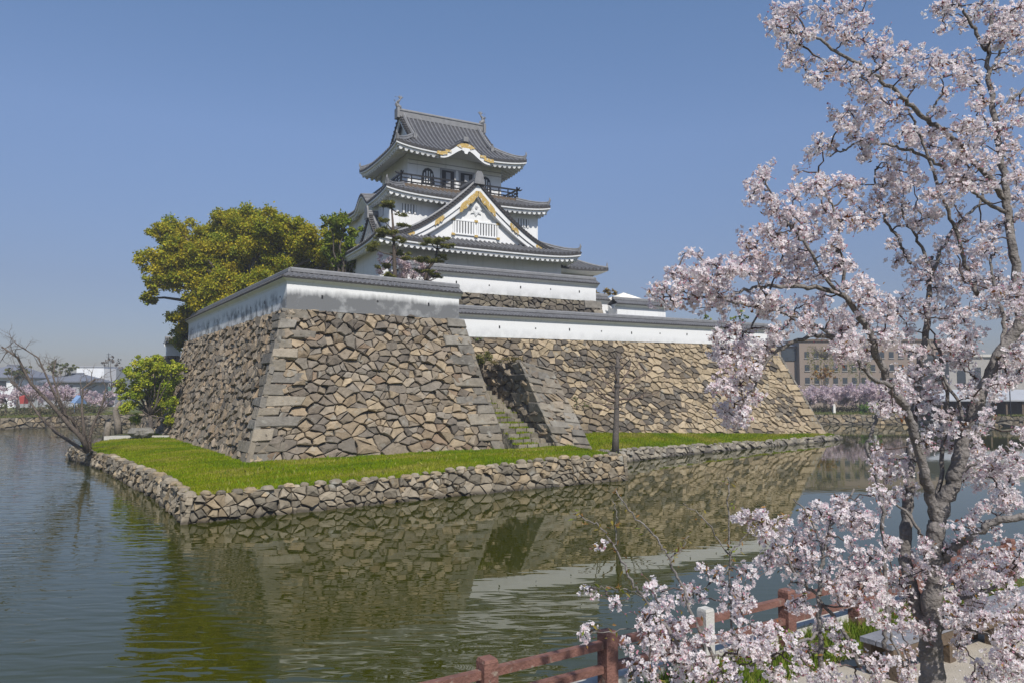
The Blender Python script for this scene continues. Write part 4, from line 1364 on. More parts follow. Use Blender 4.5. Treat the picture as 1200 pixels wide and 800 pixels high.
mb.add(b0 + [ap] + lo_, [(0, 1, 4), (1, 2, 4), (2, 3, 4), (3, 0, 4), (5, 6, 1, 0), (6, 7, 2, 1), (7, 8, 3, 2), (8, 5, 0, 3)], (1.7, 1.65, 1.55), 0)
mb.build('pyramid_roof', M['concrete'], pv)
plaster_wall('plaster_wall', 'low white wall piece between the keep base and the small turret',
             [(WT(39.0, 57.5, 9.3), WT(41.6, 57.5, 9.3), 4.2, 4.2)], M['stained2'], holes=False)
plaster_wall('plaster_wall', 'white wall end with grey coping far left beyond the stained bastion wall',
             [(W3(11.85, 84, 8.6), W3(13.2, 84, 8.6), 1.3, 1.3)], M['white'], holes=False)
mb = MB()
wall_face(mb, W3(11.0, 83.9, 0.8), W3(13.2, 83.9, 0.8), W3(11.9, 84.2, 8.6), W3(13.2, 84.2, 8.6), 0.8, 0.6, colL)
wall_face(mb, W3(11.0, 95, 0.8), W3(11.0, 83.9, 0.8), W3(11.9, 95, 8.6), W3(11.9, 84.2, 8.6), 0.8, 0.6, colL)
o_ = mb.build('stone_rampart', SM, origin=W3(10, 84, 0.8))
tag(o_, 'dark stone footing under the far left white wall end, half behind the flank', 'rampart')
# ------------------------------------------------------------------ trees and plants
def leaf_quads(mb, P, N_, size, cols, up=0.3, aspect=0.62, jit=0.25, fold=0.0):
    """P (k,3) leaf places; one bent quad each"""
    k = len(P)
    n = rng.normal(0, 1, (k, 3)) + np.array([0, 0, up * 2])
    n /= np.linalg.norm(n, axis=1, keepdims=True)
    a = rng.normal(0, 1, (k, 3)); a -= n * (a * n).sum(1, keepdims=True); a /= np.linalg.norm(a, axis=1, keepdims=True)
    b = np.cross(n, a)
    s = size * rng.uniform(0.65, 1.35, (k, 1))
    V = np.stack([P - a * s, P + b * s * aspect, P + a * s, P - b * s * aspect], 1)
    V += rng.normal(0, 0.10, V.shape) * s[:, None, :]
    ci = rng.integers(0, len(cols), k)
    c = np.array(cols)[ci] * rng.uniform(1 - jit, 1 + jit, (k, 1))
    mb.addq(V.reshape(-1, 3), np.arange(4 * k).reshape(-1, 4), np.clip(c, 0, 1))

def puff(c, r, n, flat=(1, 1, 1), shell=0.55):
    d = rng.normal(0, 1, (n, 3)); d /= np.linalg.norm(d, axis=1, keepdims=True)
    q = (shell + (1 - shell) * rng.random((n, 1))) * rng.uniform(0.7, 1.15, (n, 1))
    q = np.where(rng.random((n, 1)) < 0.16, q * rng.uniform(1.0, 1.5, (n, 1)), q)
    return np.asarray(c) + d * q * r * np.asarray(flat)

BARK = (0.105, 0.088, 0.075)
def limb(p0, p1, r0, r1, k=6, wob=0.08, sag=0.0):
    p0 = np.asarray(p0, float); p1 = np.asarray(p1, float)
    L_ = np.linalg.norm(p1 - p0)
    t = np.linspace(0, 1, k)[:, None]
    P = p0 * (1 - t) + p1 * t
    w = rng.normal(0, wob * L_ / k, (k, 3)); w[0] = 0; w[-1] = 0
    P = P + w
    P[:, 2] += sag * L_ * (4 * t * (1 - t))[:, 0]
    return P, np.linspace(r0, r1, k)

def crown_tree(name, label, cat, base, blobs, Y, dens_, size, cols, trunk_r=0.3, jitter=0.35, group=None, up=0.3, flat=(1, 1, 0.85), bark=BARK, sub=5, fork=None, mt='leaf'):
    """blobs: (px,py,rpx) of foliage clumps as measured on the photograph, placed at about Y metres with their own depth"""
    base = np.asarray(base, float)
    t = thing(name, base, label, cat, group)
    mbt = MB(); mbc = MB()
    C = []
    for (px, py, rp) in blobs:
        r = rp * Y / FPX
        y = Y + rng.uniform(-1, 1) * jitter * 6
        C.append((at(px, py, y), rp * y / FPX))
    zt = min(c[2] for c, r in C)
    cen = np.mean([c for c, r in C], axis=0)
    fk = base + (np.array([cen[0], cen[1], 0]) - np.array([base[0], base[1], 0])) * 0.45
    fk = np.array([fk[0], fk[1], base[2] + max(0.8, (cen[2] - base[2]) * 0.42)]) if fork is None else np.asarray(fork, float)
    P, rr = limb(base - [0, 0, 0.2], fk, trunk_r, trunk_r * 0.75)
    mbt.tube(P, rr, 9, bark)
    for c, r in C:
        P, rr = limb(fk, c, trunk_r * 0.42, trunk_r * 0.08, 6, 0.12, 0.05)
        mbt.tube(P, rr, 6, bark)
        # sub clumps make an uneven outline
        for k in range(sub):
            d = rng.normal(0, 1, 3); d /= np.linalg.norm(d)
            c2 = c + d * r * rng.uniform(0.3, 0.98) * np.array(flat); r2 = r * rng.uniform(0.20, 0.50)
            n = max(8, int(dens_ * r2 * r2))
            tint = rng.dirichlet(np.full(len(cols), 1.5)); pick_ = rng.choice(len(cols), 6, p=tint)
            leaf_quads(mbc, puff(c2, r2, n, flat, 0.35), n, size, [cols[q_] for q_ in pick_], up)
            if k < 3:
                P, rr = limb(c, c2, trunk_r * 0.08, trunk_r * 0.03, 4, 0.15)
                mbt.tube(P, rr, 4, bark)
    mbt.build('trunk', M['bark'], t, smooth=True)
    mbc.build('crown', M[mt], t)
    return t

GOLD = [(0.22, 0.27, 0.018), (0.30, 0.33, 0.018), (0.47, 0.385, 0.022), (0.42, 0.38, 0.02), (0.47, 0.395, 0.022), (0.34, 0.345, 0.018), (0.26, 0.29, 0.018), (0.42, 0.345, 0.02), (0.36, 0.34, 0.02)]
camphor = [(215, 275, 22), (190, 272, 15), (185, 305, 20), (225, 300, 30), (255, 275, 26), (265, 260, 18), (290, 265, 24), (318, 264, 22), (345, 272, 24), (370, 282, 25),
           (395, 294, 22), (413, 303, 16), (250, 322, 34), (290, 310, 36), (330, 308, 34), (370, 314, 28), (182, 333, 13), (174, 350, 9), (202, 325, 16), (240, 350, 26),
           (217, 373, 19), (233, 383, 20), (270, 345, 28), (214, 393, 15), (209, 402, 9), (310, 335, 24), (350, 330, 24), (398, 320, 18), (422, 314, 10), (305, 285, 24), (270, 290, 24), (200, 290, 12)]
crown_tree('camphor_tree', 'broad golden olive evergreen tree rising behind the stained bastion wall', 'tree', [at(300, 400, 71)[0], 71, 9.6], [(x_, y_, r_ * 1.08) for x_, y_, r_ in camphor] + [(205, 288, 14), (238, 300, 22), (262, 330, 24), (345, 290, 24), (385, 302, 20), (275, 268, 16), (330, 275, 18), (300, 330, 24), (228, 328, 16)], 72, 520, 0.115, GOLD, 0.75, 0.55, sub=26,
           fork=[at(285, 380, 71)[0], 71, 13.0])
DGREEN = [(0.17, 0.23, 0.022), (0.21, 0.27, 0.025), (0.13, 0.19, 0.02), (0.26, 0.28, 0.03)]
crown_tree('evergreen_tree', 'dark green tree between the golden tree and the keep', 'tree', [at(400, 380, 67)[0], 67, 9.6],
           [(386, 262, 13), (402, 258, 14), (412, 270, 12), (396, 278, 15), (409, 290, 13), (417, 302, 9), (398, 304, 14), (384, 292, 12), (420, 312, 8), (404, 316, 12)], 67, 560, 0.125, DGREEN, 0.35, 0.12, sub=12)
LIME = [(0.36, 0.43, 0.03), (0.42, 0.46, 0.035), (0.30, 0.38, 0.025), (0.46, 0.44, 0.045), (0.24, 0.32, 0.022)]
crown_tree('leafy_tree', 'bright lime green spring tree at the far left foot of the rampart', 'tree', [at(178, 505, 63)[0], 63, 1.0],
           [(166, 438, 17), (190, 452, 20), (158, 456, 14), (207, 434, 11), (200, 428, 9), (176, 474, 20), (200, 474, 14), (152, 476, 11), (143, 452, 9), (185, 430, 10), (160, 490, 8), (150, 436, 9), (165, 424, 9), (186, 421, 10), (175, 430, 12), (146, 462, 9), (198, 492, 8), (172, 455, 16)], 63, 620, 0.10, LIME, 0.22, 0.22, sub=16)
# pale cherry behind the bastion wall
PINKF = [(0.72, 0.60, 0.62), (0.80, 0.70, 0.71), (0.66, 0.53, 0.56), (0.76, 0.66, 0.66)]
crown_tree('cherry_tree', 'small pale pink cherry in blossom behind the bastion wall, below the keep', 'tree', [at(478, 345, 56)[0], 56, 9.6],
           [(452, 312, 12), (463, 308, 14), (476, 306, 12), (488, 309, 14), (500, 314, 12), (470, 318, 15), (484, 320, 15), (497, 323, 12), (511, 321, 9), (458, 324, 12), (447, 303, 7)], 56, 900, 0.075, PINKF, 0.14, 0.15, sub=6, mt='petal')
NEEDLE = [(0.17, 0.185, 0.035), (0.21, 0.21, 0.04), (0.13, 0.15, 0.03), (0.26, 0.23, 0.06)]
def pine(label, Y, trunk_px, pads, base_z):
    b = at(*trunk_px[0], Y); b[2] = base_z
    t = thing('pine_tree', b, label, 'pine tree')
    mt_ = MB(); mc = MB()
    pts = [b - [0, 0, 0.2]] + [at(x, y, Y + random.uniform(-0.1, 0.1)) for x, y in trunk_px]
    mt_.tube(pts, np.linspace(0.21, 0.06, len(pts)), 8, (0.10, 0.078, 0.062))
    tp = np.array(pts)
    for (px, py, rp) in pads:
        y = Y + random.uniform(-0.9, 0.9)
        c = at(px, py, y); r = rp * y / FPX
        near = tp[np.argmin(np.abs(tp[:, 2] - c[2] + 0.25))]
        P, rr = limb(near, c - [0, 0, 0.1], 0.06, 0.02, 5, 0.1, -0.05); mt_.tube(P, rr, 5, (0.10, 0.078, 0.062))
        for k in range(9):
            d = rng.normal(0, 1, 3) * np.array([0.5, 0.5, 0.14]) * r
            n = int(max(30, 480 * r * r))
            leaf_quads(mc, puff(c + d, r * 0.46, n, (1, 1, 0.42), 0.2), n, 0.085, NEEDLE, 0.6, aspect=0.22)
    mt_.build('trunk', M['bark'], t, smooth=True); mc.build('crown', M['leaf'], t)
pine('tall slim pine with layered pads in front of the keep', 54, [(463, 330), (462, 300), (461, 270), (459, 245)],
     [(457, 239.5, 12), (470.5, 251, 6), (450, 258, 7), (472, 264, 9), (452, 272, 13), (469, 281, 9), (437, 289, 13), (467, 297, 10), (478, 303, 8), (451, 311, 9), (456, 323, 8), (444, 276, 7)], 9.7)
pine('crooked low pine with a few flat pads right of the slim pine', 54, [(499, 330), (500.5, 316), (511, 304), (512, 292)],
     [(496, 304, 11), (509, 305, 10), (505, 283, 12), (521, 288, 9), (518, 301, 7), (511, 323, 8), (491, 317.5, 6), (502, 318, 6), (514, 281, 7)], 9.7)
# tops of trees behind the far walls
RUST = [(0.26, 0.17, 0.03), (0.22, 0.16, 0.03), (0.30, 0.19, 0.035)]
crown_tree('evergreen_tree', 'rusty golden tree top peeping between the keep and the small turret', 'tree', [at(712, 380, 92)[0], 92, 9.3],
           [(702, 343, 7), (712, 342, 8), (722, 345, 7), (732, 347, 6), (694, 345, 7)], 92, 110, 0.2, RUST, 0.3, 0.2)
crown_tree('pine_tree', 'dark green pine tops just above the long white wall, seen under the cherry', 'pine tree', [at(845, 400, 86)[0], 86, 9.3],
           [(815, 376, 6), (824, 374, 6), (832, 378, 5), (862, 371, 6), (872, 374, 6), (868, 366, 4)], 86, 140, 0.16, DGREEN, 0.15, 0.2)

# bare leaning trees and stumps on the left bank
def twig_spray(mb, p, d, L_, r, depth, col):
    d = d / np.linalg.norm(d)
    k = 5
    pts = [p]; dd = d.copy()
    for i in range(k - 1):
        dd = dd + rng.normal(0, 0.16, 3) + np.array([0, 0, 0.04]); dd /= np.linalg.norm(dd)
        pts.append(pts[-1] + dd * L_ / (k - 1))
    mb.tube(np.array(pts), np.linspace(r, r * 0.45, k), 5 if r > 0.02 else 3, col, cap=False)
    if depth > 0:
        for i in (1, 2, 3, 4):
            if random.random() < 0.85:
                nd = dd + rng.normal(0, 0.62, 3); twig_spray(mb, pts[i], nd, L_ * random.uniform(0.45, 0.72), r * 0.5, depth - 1, col)

def bare_tree(name, label, limbs, Y, base_z, spray=2, cat='tree', col=(0.13, 0.105, 0.085), budcol=None, group=None):
    b = at(*limbs[0][0][0], Y); b[2] = base_z
    t = thing(name, b, label, cat, group)
    mt_ = MB(); mb_ = MB()
    for (pts, r0, r1, dy) in limbs:
        P = np.array([at(x, y, Y + dy * i / max(1, len(pts) - 1)) for i, (x, y) in enumerate(pts)])
        mt_.tube(P, np.linspace(r0, r1, len(P)), 7, col)
        for i in range(1, len(P)):
            for q in range(4):
                d = (P[i] - P[i - 1]); d /= np.linalg.norm(d)
                d = d + rng.normal(0, 0.6, 3)
                twig_spray(mb_, P[i - 1] + (P[i] - P[i - 1]) * random.random(), d, random.uniform(0.8, 1.6) * Y / 47 * 0.8, max(0.026, r1 * 0.7), spray, col)
    mt_.build('trunk', M['bark'], t, smooth=True)
    mb_.build('twigs', M['bark'], t)
    return t
bare_tree('bare_tree', 'bare dark tree leaning out over the water from the left bank, many thin twigs', [
    ([(103, 529), (96, 512), (81, 497), (60, 473), (36, 449), (21, 419), (2, 406)], 0.19, 0.045, -2.5),
    ([(102, 529), (90, 522), (66, 506), (45, 485), (30, 462), (12, 447)], 0.145, 0.04, 2.0),
    ([(105, 529), (105, 516), (108, 500), (119, 476), (124, 455)], 0.125, 0.04, 0.5),
    ([(102, 527), (99, 509), (96, 479), (97, 455), (112, 443)], 0.125, 0.04, 1.2),
    ([(96, 512), (84, 490), (75, 485), (57, 446), (45, 419), (18, 402)], 0.115, 0.03, -1.5),
    ([(81, 497), (70, 468), (62, 440), (66, 420)], 0.10, 0.03, 1.5)], 49, 0.6)
for lab, lm, Y in (('grey weathered leaning tree stump by the left foot of the rampart', [([(124, 513), (126, 503), (128, 494)], 0.32, 0.20, 0)], 62),
                   ('taller dark stump with a broken top under the lime green tree', [([(139, 506), (138, 494), (135, 480), (141, 470)], 0.36, 0.16, 0)], 72)):
    b = at(*lm[0][0][0], Y); b[2] = 0.8
    t = thing('tree_stump', b, lab, 'tree stump')
    mb = MB()
    for pts, r0, r1, dy in lm:
        P = np.array([b] + [at(x, y, Y) for x, y in pts[1:]])
        mb.tube(P, np.linspace(r0, r1, len(P)) * (1 + rng.uniform(-0.12, 0.12, len(P))), 8, (0.22, 0.19, 0.155))
        mb.tube([P[-2], P[-2] + [0.35, 0.1, 0.3]], [0.12, 0.07], 6, (0.22, 0.19, 0.155))
    mb.build('trunk', M['bark'], t, smooth=True)
mb = MB()
for k in range(5):
    blob_stone(mb, at(160 + k * 3, 506 + (k % 2) * 1.5, 61), (random.uniform(0.4, 0.8), 0.5, 0.4), (0.36, 0.34, 0.30))
o_ = mb.build('rock_heap', M['stone'], origin=at(166, 508, 61)); tag(o_, 'pale rocks lying in the grass under the lime green tree', 'rocks')
mb = MB()
mb.box(at(162, 512.5, 62) , (5.2, 0.5, 0.35), np.array([[0.99, 0.12, 0], [-0.12, 0.99, 0], [0, 0, 1]]), (1, 1, 1))
o_ = mb.build('stone_kerb', M['concrete'], origin=at(162, 513, 62)); tag(o_, 'long pale stone kerb edging the grass below the lime green tree', 'kerb')

# pollard trunk on the grass in front of the long rampart
PY = W3(28.6, 33.2, 0)[1]
b = at(722, 529, PY)
t = thing('pollard_tree', b, 'dark pollarded trunk with stubby bare side shoots on the grass before the long rampart', 'tree')
mb = MB()
P = np.array([at(x, y, PY) for x, y in ((721, 531), (721.5, 510), (722.5, 485), (723, 455), (724, 430), (724, 417))])
mb.tube(P, [0.23, 0.18, 0.15, 0.135, 0.12, 0.09], 10, (0.125, 0.108, 0.095))
for z_, r_ in ((452, 0.20), (447, 0.18), (430, 0.16)):
    blob_stone(mb, at(723, z_, PY), (r_, r_, r_ * 0.8), (0.085, 0.075, 0.068))
mb.build('trunk', M['bark'], t, smooth=True)
mb = MB()
for (y, dx, dz) in ((472, -1.2, 0.15), (470, -0.9, 0.3), (474, 0.8, 0.2), (468, 0.9, 0.1), (452, 0.8, 0.4), (447, -0.6, 0.5), (456, 1.1, 0.35), (462, -0.7, 0.5), (436, 0.4, 0.5), (480, -0.9, 0.4)):
    p = at(723, y, PY)
    twig_spray(mb, p, np.array([dx, random.uniform(-0.6, 0.6), dz]), random.uniform(1.2, 2.3), 0.055, 1, (0.19, 0.14, 0.115))
mb.build('twigs', M['bark'], t)
# shrubs growing out of the stonework
def shrub(name, label, cat, c, r, n, size, cols, flat=(1, 1, 0.5)):
    c = np.asarray(c, float)
    mb = MB()
    for k in range(9):
        d = rng.normal(0, 0.5, 3) * r * np.array(flat)
        leaf_quads(mb, puff(c + d, r * 0.5, n // 9, flat, 0.2), n // 9, size, cols, 0.5)
    for k in range(6):
        mb.tube([c - [0, 0, r * flat[2]], c + rng.normal(0, 0.4, 3) * r], [0.03, 0.01], 4, BARK)
    o = mb.build(name, M['leaf'], origin=c - np.array([0, 0, r * flat[2]]))
    tag(o, label, cat)
OLIVE = [(0.13, 0.14, 0.03), (0.17, 0.165, 0.035), (0.20, 0.165, 0.05), (0.10, 0.12, 0.025)]
shrub('shrub', 'olive shrub growing on top of the stub wall beside the steps', 'shrub', W3(27.9, 46.6, 7.15), 1.25, 1500, 0.07, OLIVE, (0.55, 1.3, 0.42))
shrub('shrub', 'brownish low shrub in front of the olive one on top of the stub wall', 'shrub', W3(28.2, 44.2, 7.1), 0.75, 800, 0.06, [(0.21, 0.16, 0.06), (0.17, 0.15, 0.05)], (1.2, 1, 0.45))
shrub('climbing_plant', 'green creeper patch on the long rampart just right of the stub wall', 'creeper', W3(32.6, 47.05, 5.0), 0.8, 600, 0.07, [(0.15, 0.19, 0.03), (0.12, 0.15, 0.03)], (0.8, 0.25, 1.1))
shrub('climbing_plant', 'thin green weeds low on the long rampart behind the pollard trunk', 'creeper', W3(36.5, 46.75, 4.0), 0.6, 240, 0.06, [(0.15, 0.19, 0.03), (0.12, 0.15, 0.03)], (1.6, 0.25, 0.9))
shrub('weed_tuft', 'small green tuft rooted in the top joint of the rampart under the white wall', 'weed', W3(28.1, 48.2, 8.75), 0.35, 160, 0.06, [(0.15, 0.20, 0.03)], (1.3, 0.4, 0.5))
# grass on the steps
mb = MB()
for k in range(17):
    n_ = 380 if k < 8 else 150
    p = np.stack([W3(rng.uniform(26.1, 28.2), 39.2 + k * 0.51 + rng.uniform(0.0, 0.55), 1.22 + k * 0.315) for _ in range(n_)])
    keep_ = np.sin(p[:, 0] * 5.1 + k * 1.7) + np.sin(p[:, 1] * 3.3) > (-0.5 if k < 8 else 0.6)
    p = p[keep_]
    th = rng.uniform(0, 6.28, len(p)); h = 0.12 * rng.uniform(0.5, 1.6, len(p))
    d = np.stack([np.cos(th), np.sin(th), 0 * th], -1)
    V = np.stack([p - d * 0.035, p + d * 0.035, p + np.stack([rng.normal(0, .04, len(p)), rng.normal(0, .04, len(p)), h], -1)], 1)
    mb.addq(V.reshape(-1, 3), np.arange(3 * len(p)).reshape(-1, 3), np.array(GC)[rng.integers(0, 5, len(p))])
tag(mb.build('grass', M['grass']), 'grass and weeds growing on the worn stone steps', 'grass', kind='stuff')

# ------------------------------------------------------------------ the far banks
mb = MB()      # stone facing of the far banks and of the near bank
loop = MOAT[1:] + MOAT[:1]
for (a, b_) in zip(loop[:-1], loop[1:]):
    A = np.array([a[0], a[1], -0.4]); B = np.array([b_[0], b_[1], -0.4])
    # outward normal of the face must look at the water: walk so that the water lies to the right
    up_ = np.array([0, 0, GZ + 0.4 + 0.02])
    f, n, Wd, Hd = smap(B, A, B + up_, A + up_)
    far = min(np.linalg.norm(A[:2]), np.linalg.norm(B[:2])) > 60
    vis = A[1] > 60 or B[1] > 60
    if vis:
        stones(mb, f, Wd, Hd, 0.9, 0.55, colK, hmax=0.12, tilt=0.25)
    backing(mb, f, -0.05)
o_ = mb.build('retaining_wall', SM); tag(o_, 'stone embankment lining the far shores of the moat', 'retaining wall')

# grass strips and hedges on the far banks
def bank_pt(px, Y, z=GZ):
    return np.array([(px - 600) / FPX * Y * 1.0, Y, z])
mb = MB()
n_ = 26000
xs = rng.uniform(36, 100, n_); yy = 110.3 + rng.uniform(0, 9, n_) - np.clip((xs - 62), 0, 99) * 0.93 + 0.0
xl = rng.uniform(-80, -40, n_ // 2); yl = 96 + (xl + 65) * 1.75 + rng.uniform(2, 9, n_ // 2); 
P = np.stack([np.concatenate([xs, xl]), np.concatenate([yy, np.clip(yl, 30, 140)]), np.full(n_ + n_ // 2, GZ)], -1)
th = rng.uniform(0, 6.28, len(P)); d = np.stack([np.cos(th), np.sin(th), 0 * th], -1)
V = np.stack([P - d * 0.09, P + d * 0.09, P + np.stack([0 * th, 0 * th, rng.uniform(0.1, 0.3, len(P))], -1)], 1)
mb.addq(V.reshape(-1, 3), np.arange(3 * len(P)).reshape(-1, 3), np.array([(0.14, 0.17, 0.04), (0.19, 0.19, 0.06), (0.24, 0.22, 0.10), (0.10, 0.13, 0.03)])[rng.integers(0, 4, len(P))])
tag(mb.build('grass', M['grass']), 'rough grass along the far banks of the moat', 'grass', kind='stuff')

PINK = [(0.66, 0.54, 0.57), (0.74, 0.63, 0.65), (0.58, 0.46, 0.50), (0.70, 0.60, 0.61)]
def far_cherry(px, py, rp, Y, label):
    w = rp * 1.35
    bl = [(px + random.uniform(-1, 1) * w, py + random.uniform(-0.45, 0.55) * w * 0.7, w * random.uniform(0.38, 0.6)) for _ in range(11)]
    crown_tree('cherry_tree', label, 'tree', [at(px, py, Y)[0], Y, GZ], bl, Y, 130, 0.18, PINK, 0.16, 0.35, group='cherry trees in blossom on the far banks', sub=6, mt='petal',
               fork=[at(px, py, Y)[0], Y, GZ + 1.6])
for px, py, rp, Y, lb in ((949, 462, 15, 118, 'pink cherry tree on the far right bank, next to the rampart corner'),
                      (974, 461, 16, 120, 'pink cherry tree on the far right bank, second from the rampart corner'),
                      (1003, 462, 16, 119, 'pink cherry tree on the far right bank, third from the rampart corner'),
                      (1031, 461, 16, 121, 'pink cherry tree before the brick building, fourth from the rampart corner'),
                      (1062, 462, 16, 118, 'pink cherry tree on the far bank left of the grey shelter roof'),
                      (8, 459, 15, 124, 'pale pink cherry tree at the left edge on the far left bank'),
                      (36, 461, 13, 121, 'pale pink cherry tree behind the red object on the far left bank'),
                      (66, 460, 13, 126, 'pale pink cherry tree before the grey hipped roof on the far left bank'),
                      (92, 463, 11, 128, 'pale pink cherry tree below the white building on the far left bank'),
                      (118, 466, 11, 126, 'pale pink cherry tree nearest the lime green tree, on the far left bank')):
    far_cherry(px, py, rp, Y, lb)
DUL = [(0.13, 0.14, 0.05), (0.16, 0.16, 0.055), (0.10, 0.115, 0.045)]
crown_tree('evergreen_tree', 'dull green tree behind the grey hipped roof on the far left bank', 'tree', [at(70, 460, 150)[0], 150, GZ],
           [(62, 430, 7), (70, 427, 7), (78, 428, 7), (86, 431, 6), (66, 436, 7), (80, 436, 7)], 150, 45, 0.30, DUL, 0.3, 0.3)
crown_tree('evergreen_tree', 'dull green tree left of the grey hipped roof behind the bare branches', 'tree', [at(22, 460, 140)[0], 140, GZ],
           [(14, 434, 7), (22, 431, 8), (30, 435, 8), (20, 440, 8), (8, 438, 6)], 140, 50, 0.28, DUL, 0.3, 0.3)
crown_tree('bare_tree', 'greyish budding tree behind the white building on the far left', 'tree', [at(128, 460, 160)[0], 160, GZ],
           [(122, 425, 6), (130, 422, 6), (137, 426, 7), (143, 432, 6)], 160, 20, 0.26, [(0.22, 0.18, 0.15), (0.18, 0.16, 0.13)], 0.3, 0.3)
# water's edge scrub on the far left bank
for k, (px, w, lb) in enumerate(((8, 10, 'dark scrub at the water edge by the left frame'), (40, 11, 'green and brown scrub on the left bank below the pink trees'), (72, 11, 'olive scrub on the left bank right of the blue tarp'), (104, 10, 'brownish scrub on the left bank beside the bare tree trunks'))):
    p = at(px, 482, 104 + k * 4); p[2] = GZ + 0.5
    shrub('shrub', lb, 'shrub', p, 3.0, 1400, 0.16, [(0.14, 0.15, 0.05), (0.19, 0.15, 0.09), (0.10, 0.11, 0.045)], (1.5, 0.5, 0.30))

# far left buildings
def bx(mb, x0, x1, y0, y1, z0, z1, m=0, col=(1, 1, 1)):
    mb.box(((x0 + x1) / 2, (y0 + y1) / 2, (z0 + z1) / 2), (x1 - x0, y1 - y0, z1 - z0), None, col, m)
def pxx(px, Y): return (px - 600) / FPX * Y
M['wallw'] = mat('painted_white_wall', (0.74, 0.75, 0.76), 0.8, 0.06, 0.6)
M['wallg'] = mat('light_grey_wall', (0.36, 0.37, 0.39), 0.8, 0.06, 0.6)
M['teal'] = mat('teal_panel', (0.12, 0.30, 0.28), 0.6, 0.1, 2)
M['bluegrey'] = mat('blue_grey_roof', (0.17, 0.18, 0.21), 0.6, 0.2, 2)
M['glass'] = mat('dark_window_glass', (0.035, 0.045, 0.055), 0.12, 0.2, 2, spec=0.6)
Yb = 160
zt = at(100, 430, Yb)[2]
t = thing('white_building', (pxx(105, Yb), Yb, GZ), 'boxy white building with a grey wing and teal panel on the far left bank', 'building')
mb = MB(); bx(mb, pxx(90, Yb), pxx(122, Yb), Yb, Yb + 10, GZ, zt); mb.build('wall', M['wallw'], t)
mb = MB(); bx(mb, pxx(122, Yb) + 0.003, pxx(135, Yb), Yb + 0.5, Yb + 9, GZ, zt - 0.25); mb.build('grey_wing', M['wallg'], t)
mb = MB(); bx(mb, pxx(119, Yb), pxx(131, Yb), Yb - 0.25, Yb - 0.01, GZ + 0.5, zt - 4.2); mb.build('teal_panel', M['teal'], t)
mb = MB(); bx(mb, pxx(89.6, Yb), pxx(122.4, Yb), Yb - 0.15, Yb + 10.1, zt + 0.003, zt + 0.25); mb.build('parapet', M['wallg'], t)
for x0, x1, dz in ((96, 99, 3.0), (103, 106, 3.0), (111, 114, 3.0), (96, 99, 5.2), (103, 106, 5.2)):
    mb = MB(); bx(mb, pxx(x0, Yb), pxx(x1, Yb), Yb - 0.04, Yb + 0.1, zt - dz - 0.9, zt - dz); mb.build('window', M['glass'], t)
mb = MB(); mb.tube([(pxx(118, Yb), Yb + 3, zt), (pxx(118, Yb), Yb + 3, zt + 3.2)], 0.06, 5); 
for q in (2.4, 2.9): mb.tube([(pxx(115.5, Yb), Yb + 3, zt + q), (pxx(120.5, Yb), Yb + 3, zt + q)], 0.04, 4)
mb.build('aerial', M['dark'], t)

def hip_house(label, px0, px1, pye, pyr, Y, dep, wallm, roofm, cat='house'):
    x0, x1 = pxx(px0, Y), pxx(px1, Y)
    ze = at(0, pye, Y)[2]; zr = at(0, pyr, Y)[2]
    t = thing('house', ((x0 + x1) / 2, Y, GZ), label, cat)
    mb = MB(); bx(mb, x0 + 0.8, x1 - 0.8, Y + 0.8, Y + dep - 0.8, GZ, ze); mb.build('wall', wallm, t)
    mb = MB()
    k = min(dep / 2, (x1 - x0) * 0.35)
    v = [(x0, Y, ze), (x1, Y, ze), (x1, Y + dep, ze), (x0, Y + dep, ze), (x0 + k, Y + dep / 2, zr), (x1 - k, Y + dep / 2, zr)]
    v += [(a, b2, c - 0.25) for a, b2, c in v[:4]]
    mb.add(v, [(0, 1, 5, 4), (1, 2, 5), (2, 3, 4, 5), (3, 0, 4), (6, 7, 1, 0), (7, 8, 2, 1), (8, 9, 3, 2), (9, 6, 0, 3), (9, 8, 7, 6)])
    mb.tube([(x0 + k, Y + dep / 2, zr + 0.1), (x1 - k, Y + dep / 2, zr + 0.1)], 0.2, 6)
    mb.build('roof', roofm, t)
    n = max(2, int((x1 - x0) / 5))
    for i in range(n):
        xc = x0 + 1.5 + (x1 - x0 - 3) * (i + 0.5) / n
        mb = MB(); bx(mb, xc - 0.8, xc + 0.8, Y + 0.74, Y + 0.9, ze - 2.0, ze - 0.8); mb.build('window', M['glass'], t)
hip_house('long house with a blue grey hipped roof behind the pink trees on the far left', 44, 96, 446, 437, 146, 12, M['wallg'], M['bluegrey'])
hip_house('pale house with a light grey roof at the left edge of the picture', -40, 20, 441, 427, 150, 14, M['wallw'], M['bluegrey'])

# red stall and blue tarp among the far left trees
Yt = 112
M['red'] = mat('red_cloth', (0.40, 0.07, 0.06), 0.8, 0.15, 3)
M['blue'] = mat('blue_tarp', (0.17, 0.27, 0.44), 0.6, 0.15, 3)
t = thing('festival_stall', (pxx(28, Yt), Yt, GZ), 'small stall hung with red cloth on the far left bank', 'stall')
mb = MB(); x0, x1 = pxx(25, Yt), pxx(30, Yt); mb.add([(x0, Yt, 3.0), (x1, Yt, 3.0), (x1 + .1, Yt - .1, 4.1), (x0 - .1, Yt - .1, 4.1), (x0, Yt + 1, 3.0), (x1, Yt + 1, 3.0), (x1, Yt + 1, 4.3), (x0, Yt + 1, 4.3)], [(0, 1, 2, 3), (5, 4, 7, 6), (1, 5, 6, 2), (4, 0, 3, 7), (3, 2, 6, 7)])
mb.build('cloth', M['red'], t)
mb = MB()
for q in (x0, x1):
    for y in (Yt, Yt + 1): mb.tube([(q, y, GZ), (q, y, 4.2)], 0.04, 5)
mb.build('frame', M['beam'], t)
mb = MB(); x0, x1 = pxx(84, Yt), pxx(89, Yt)
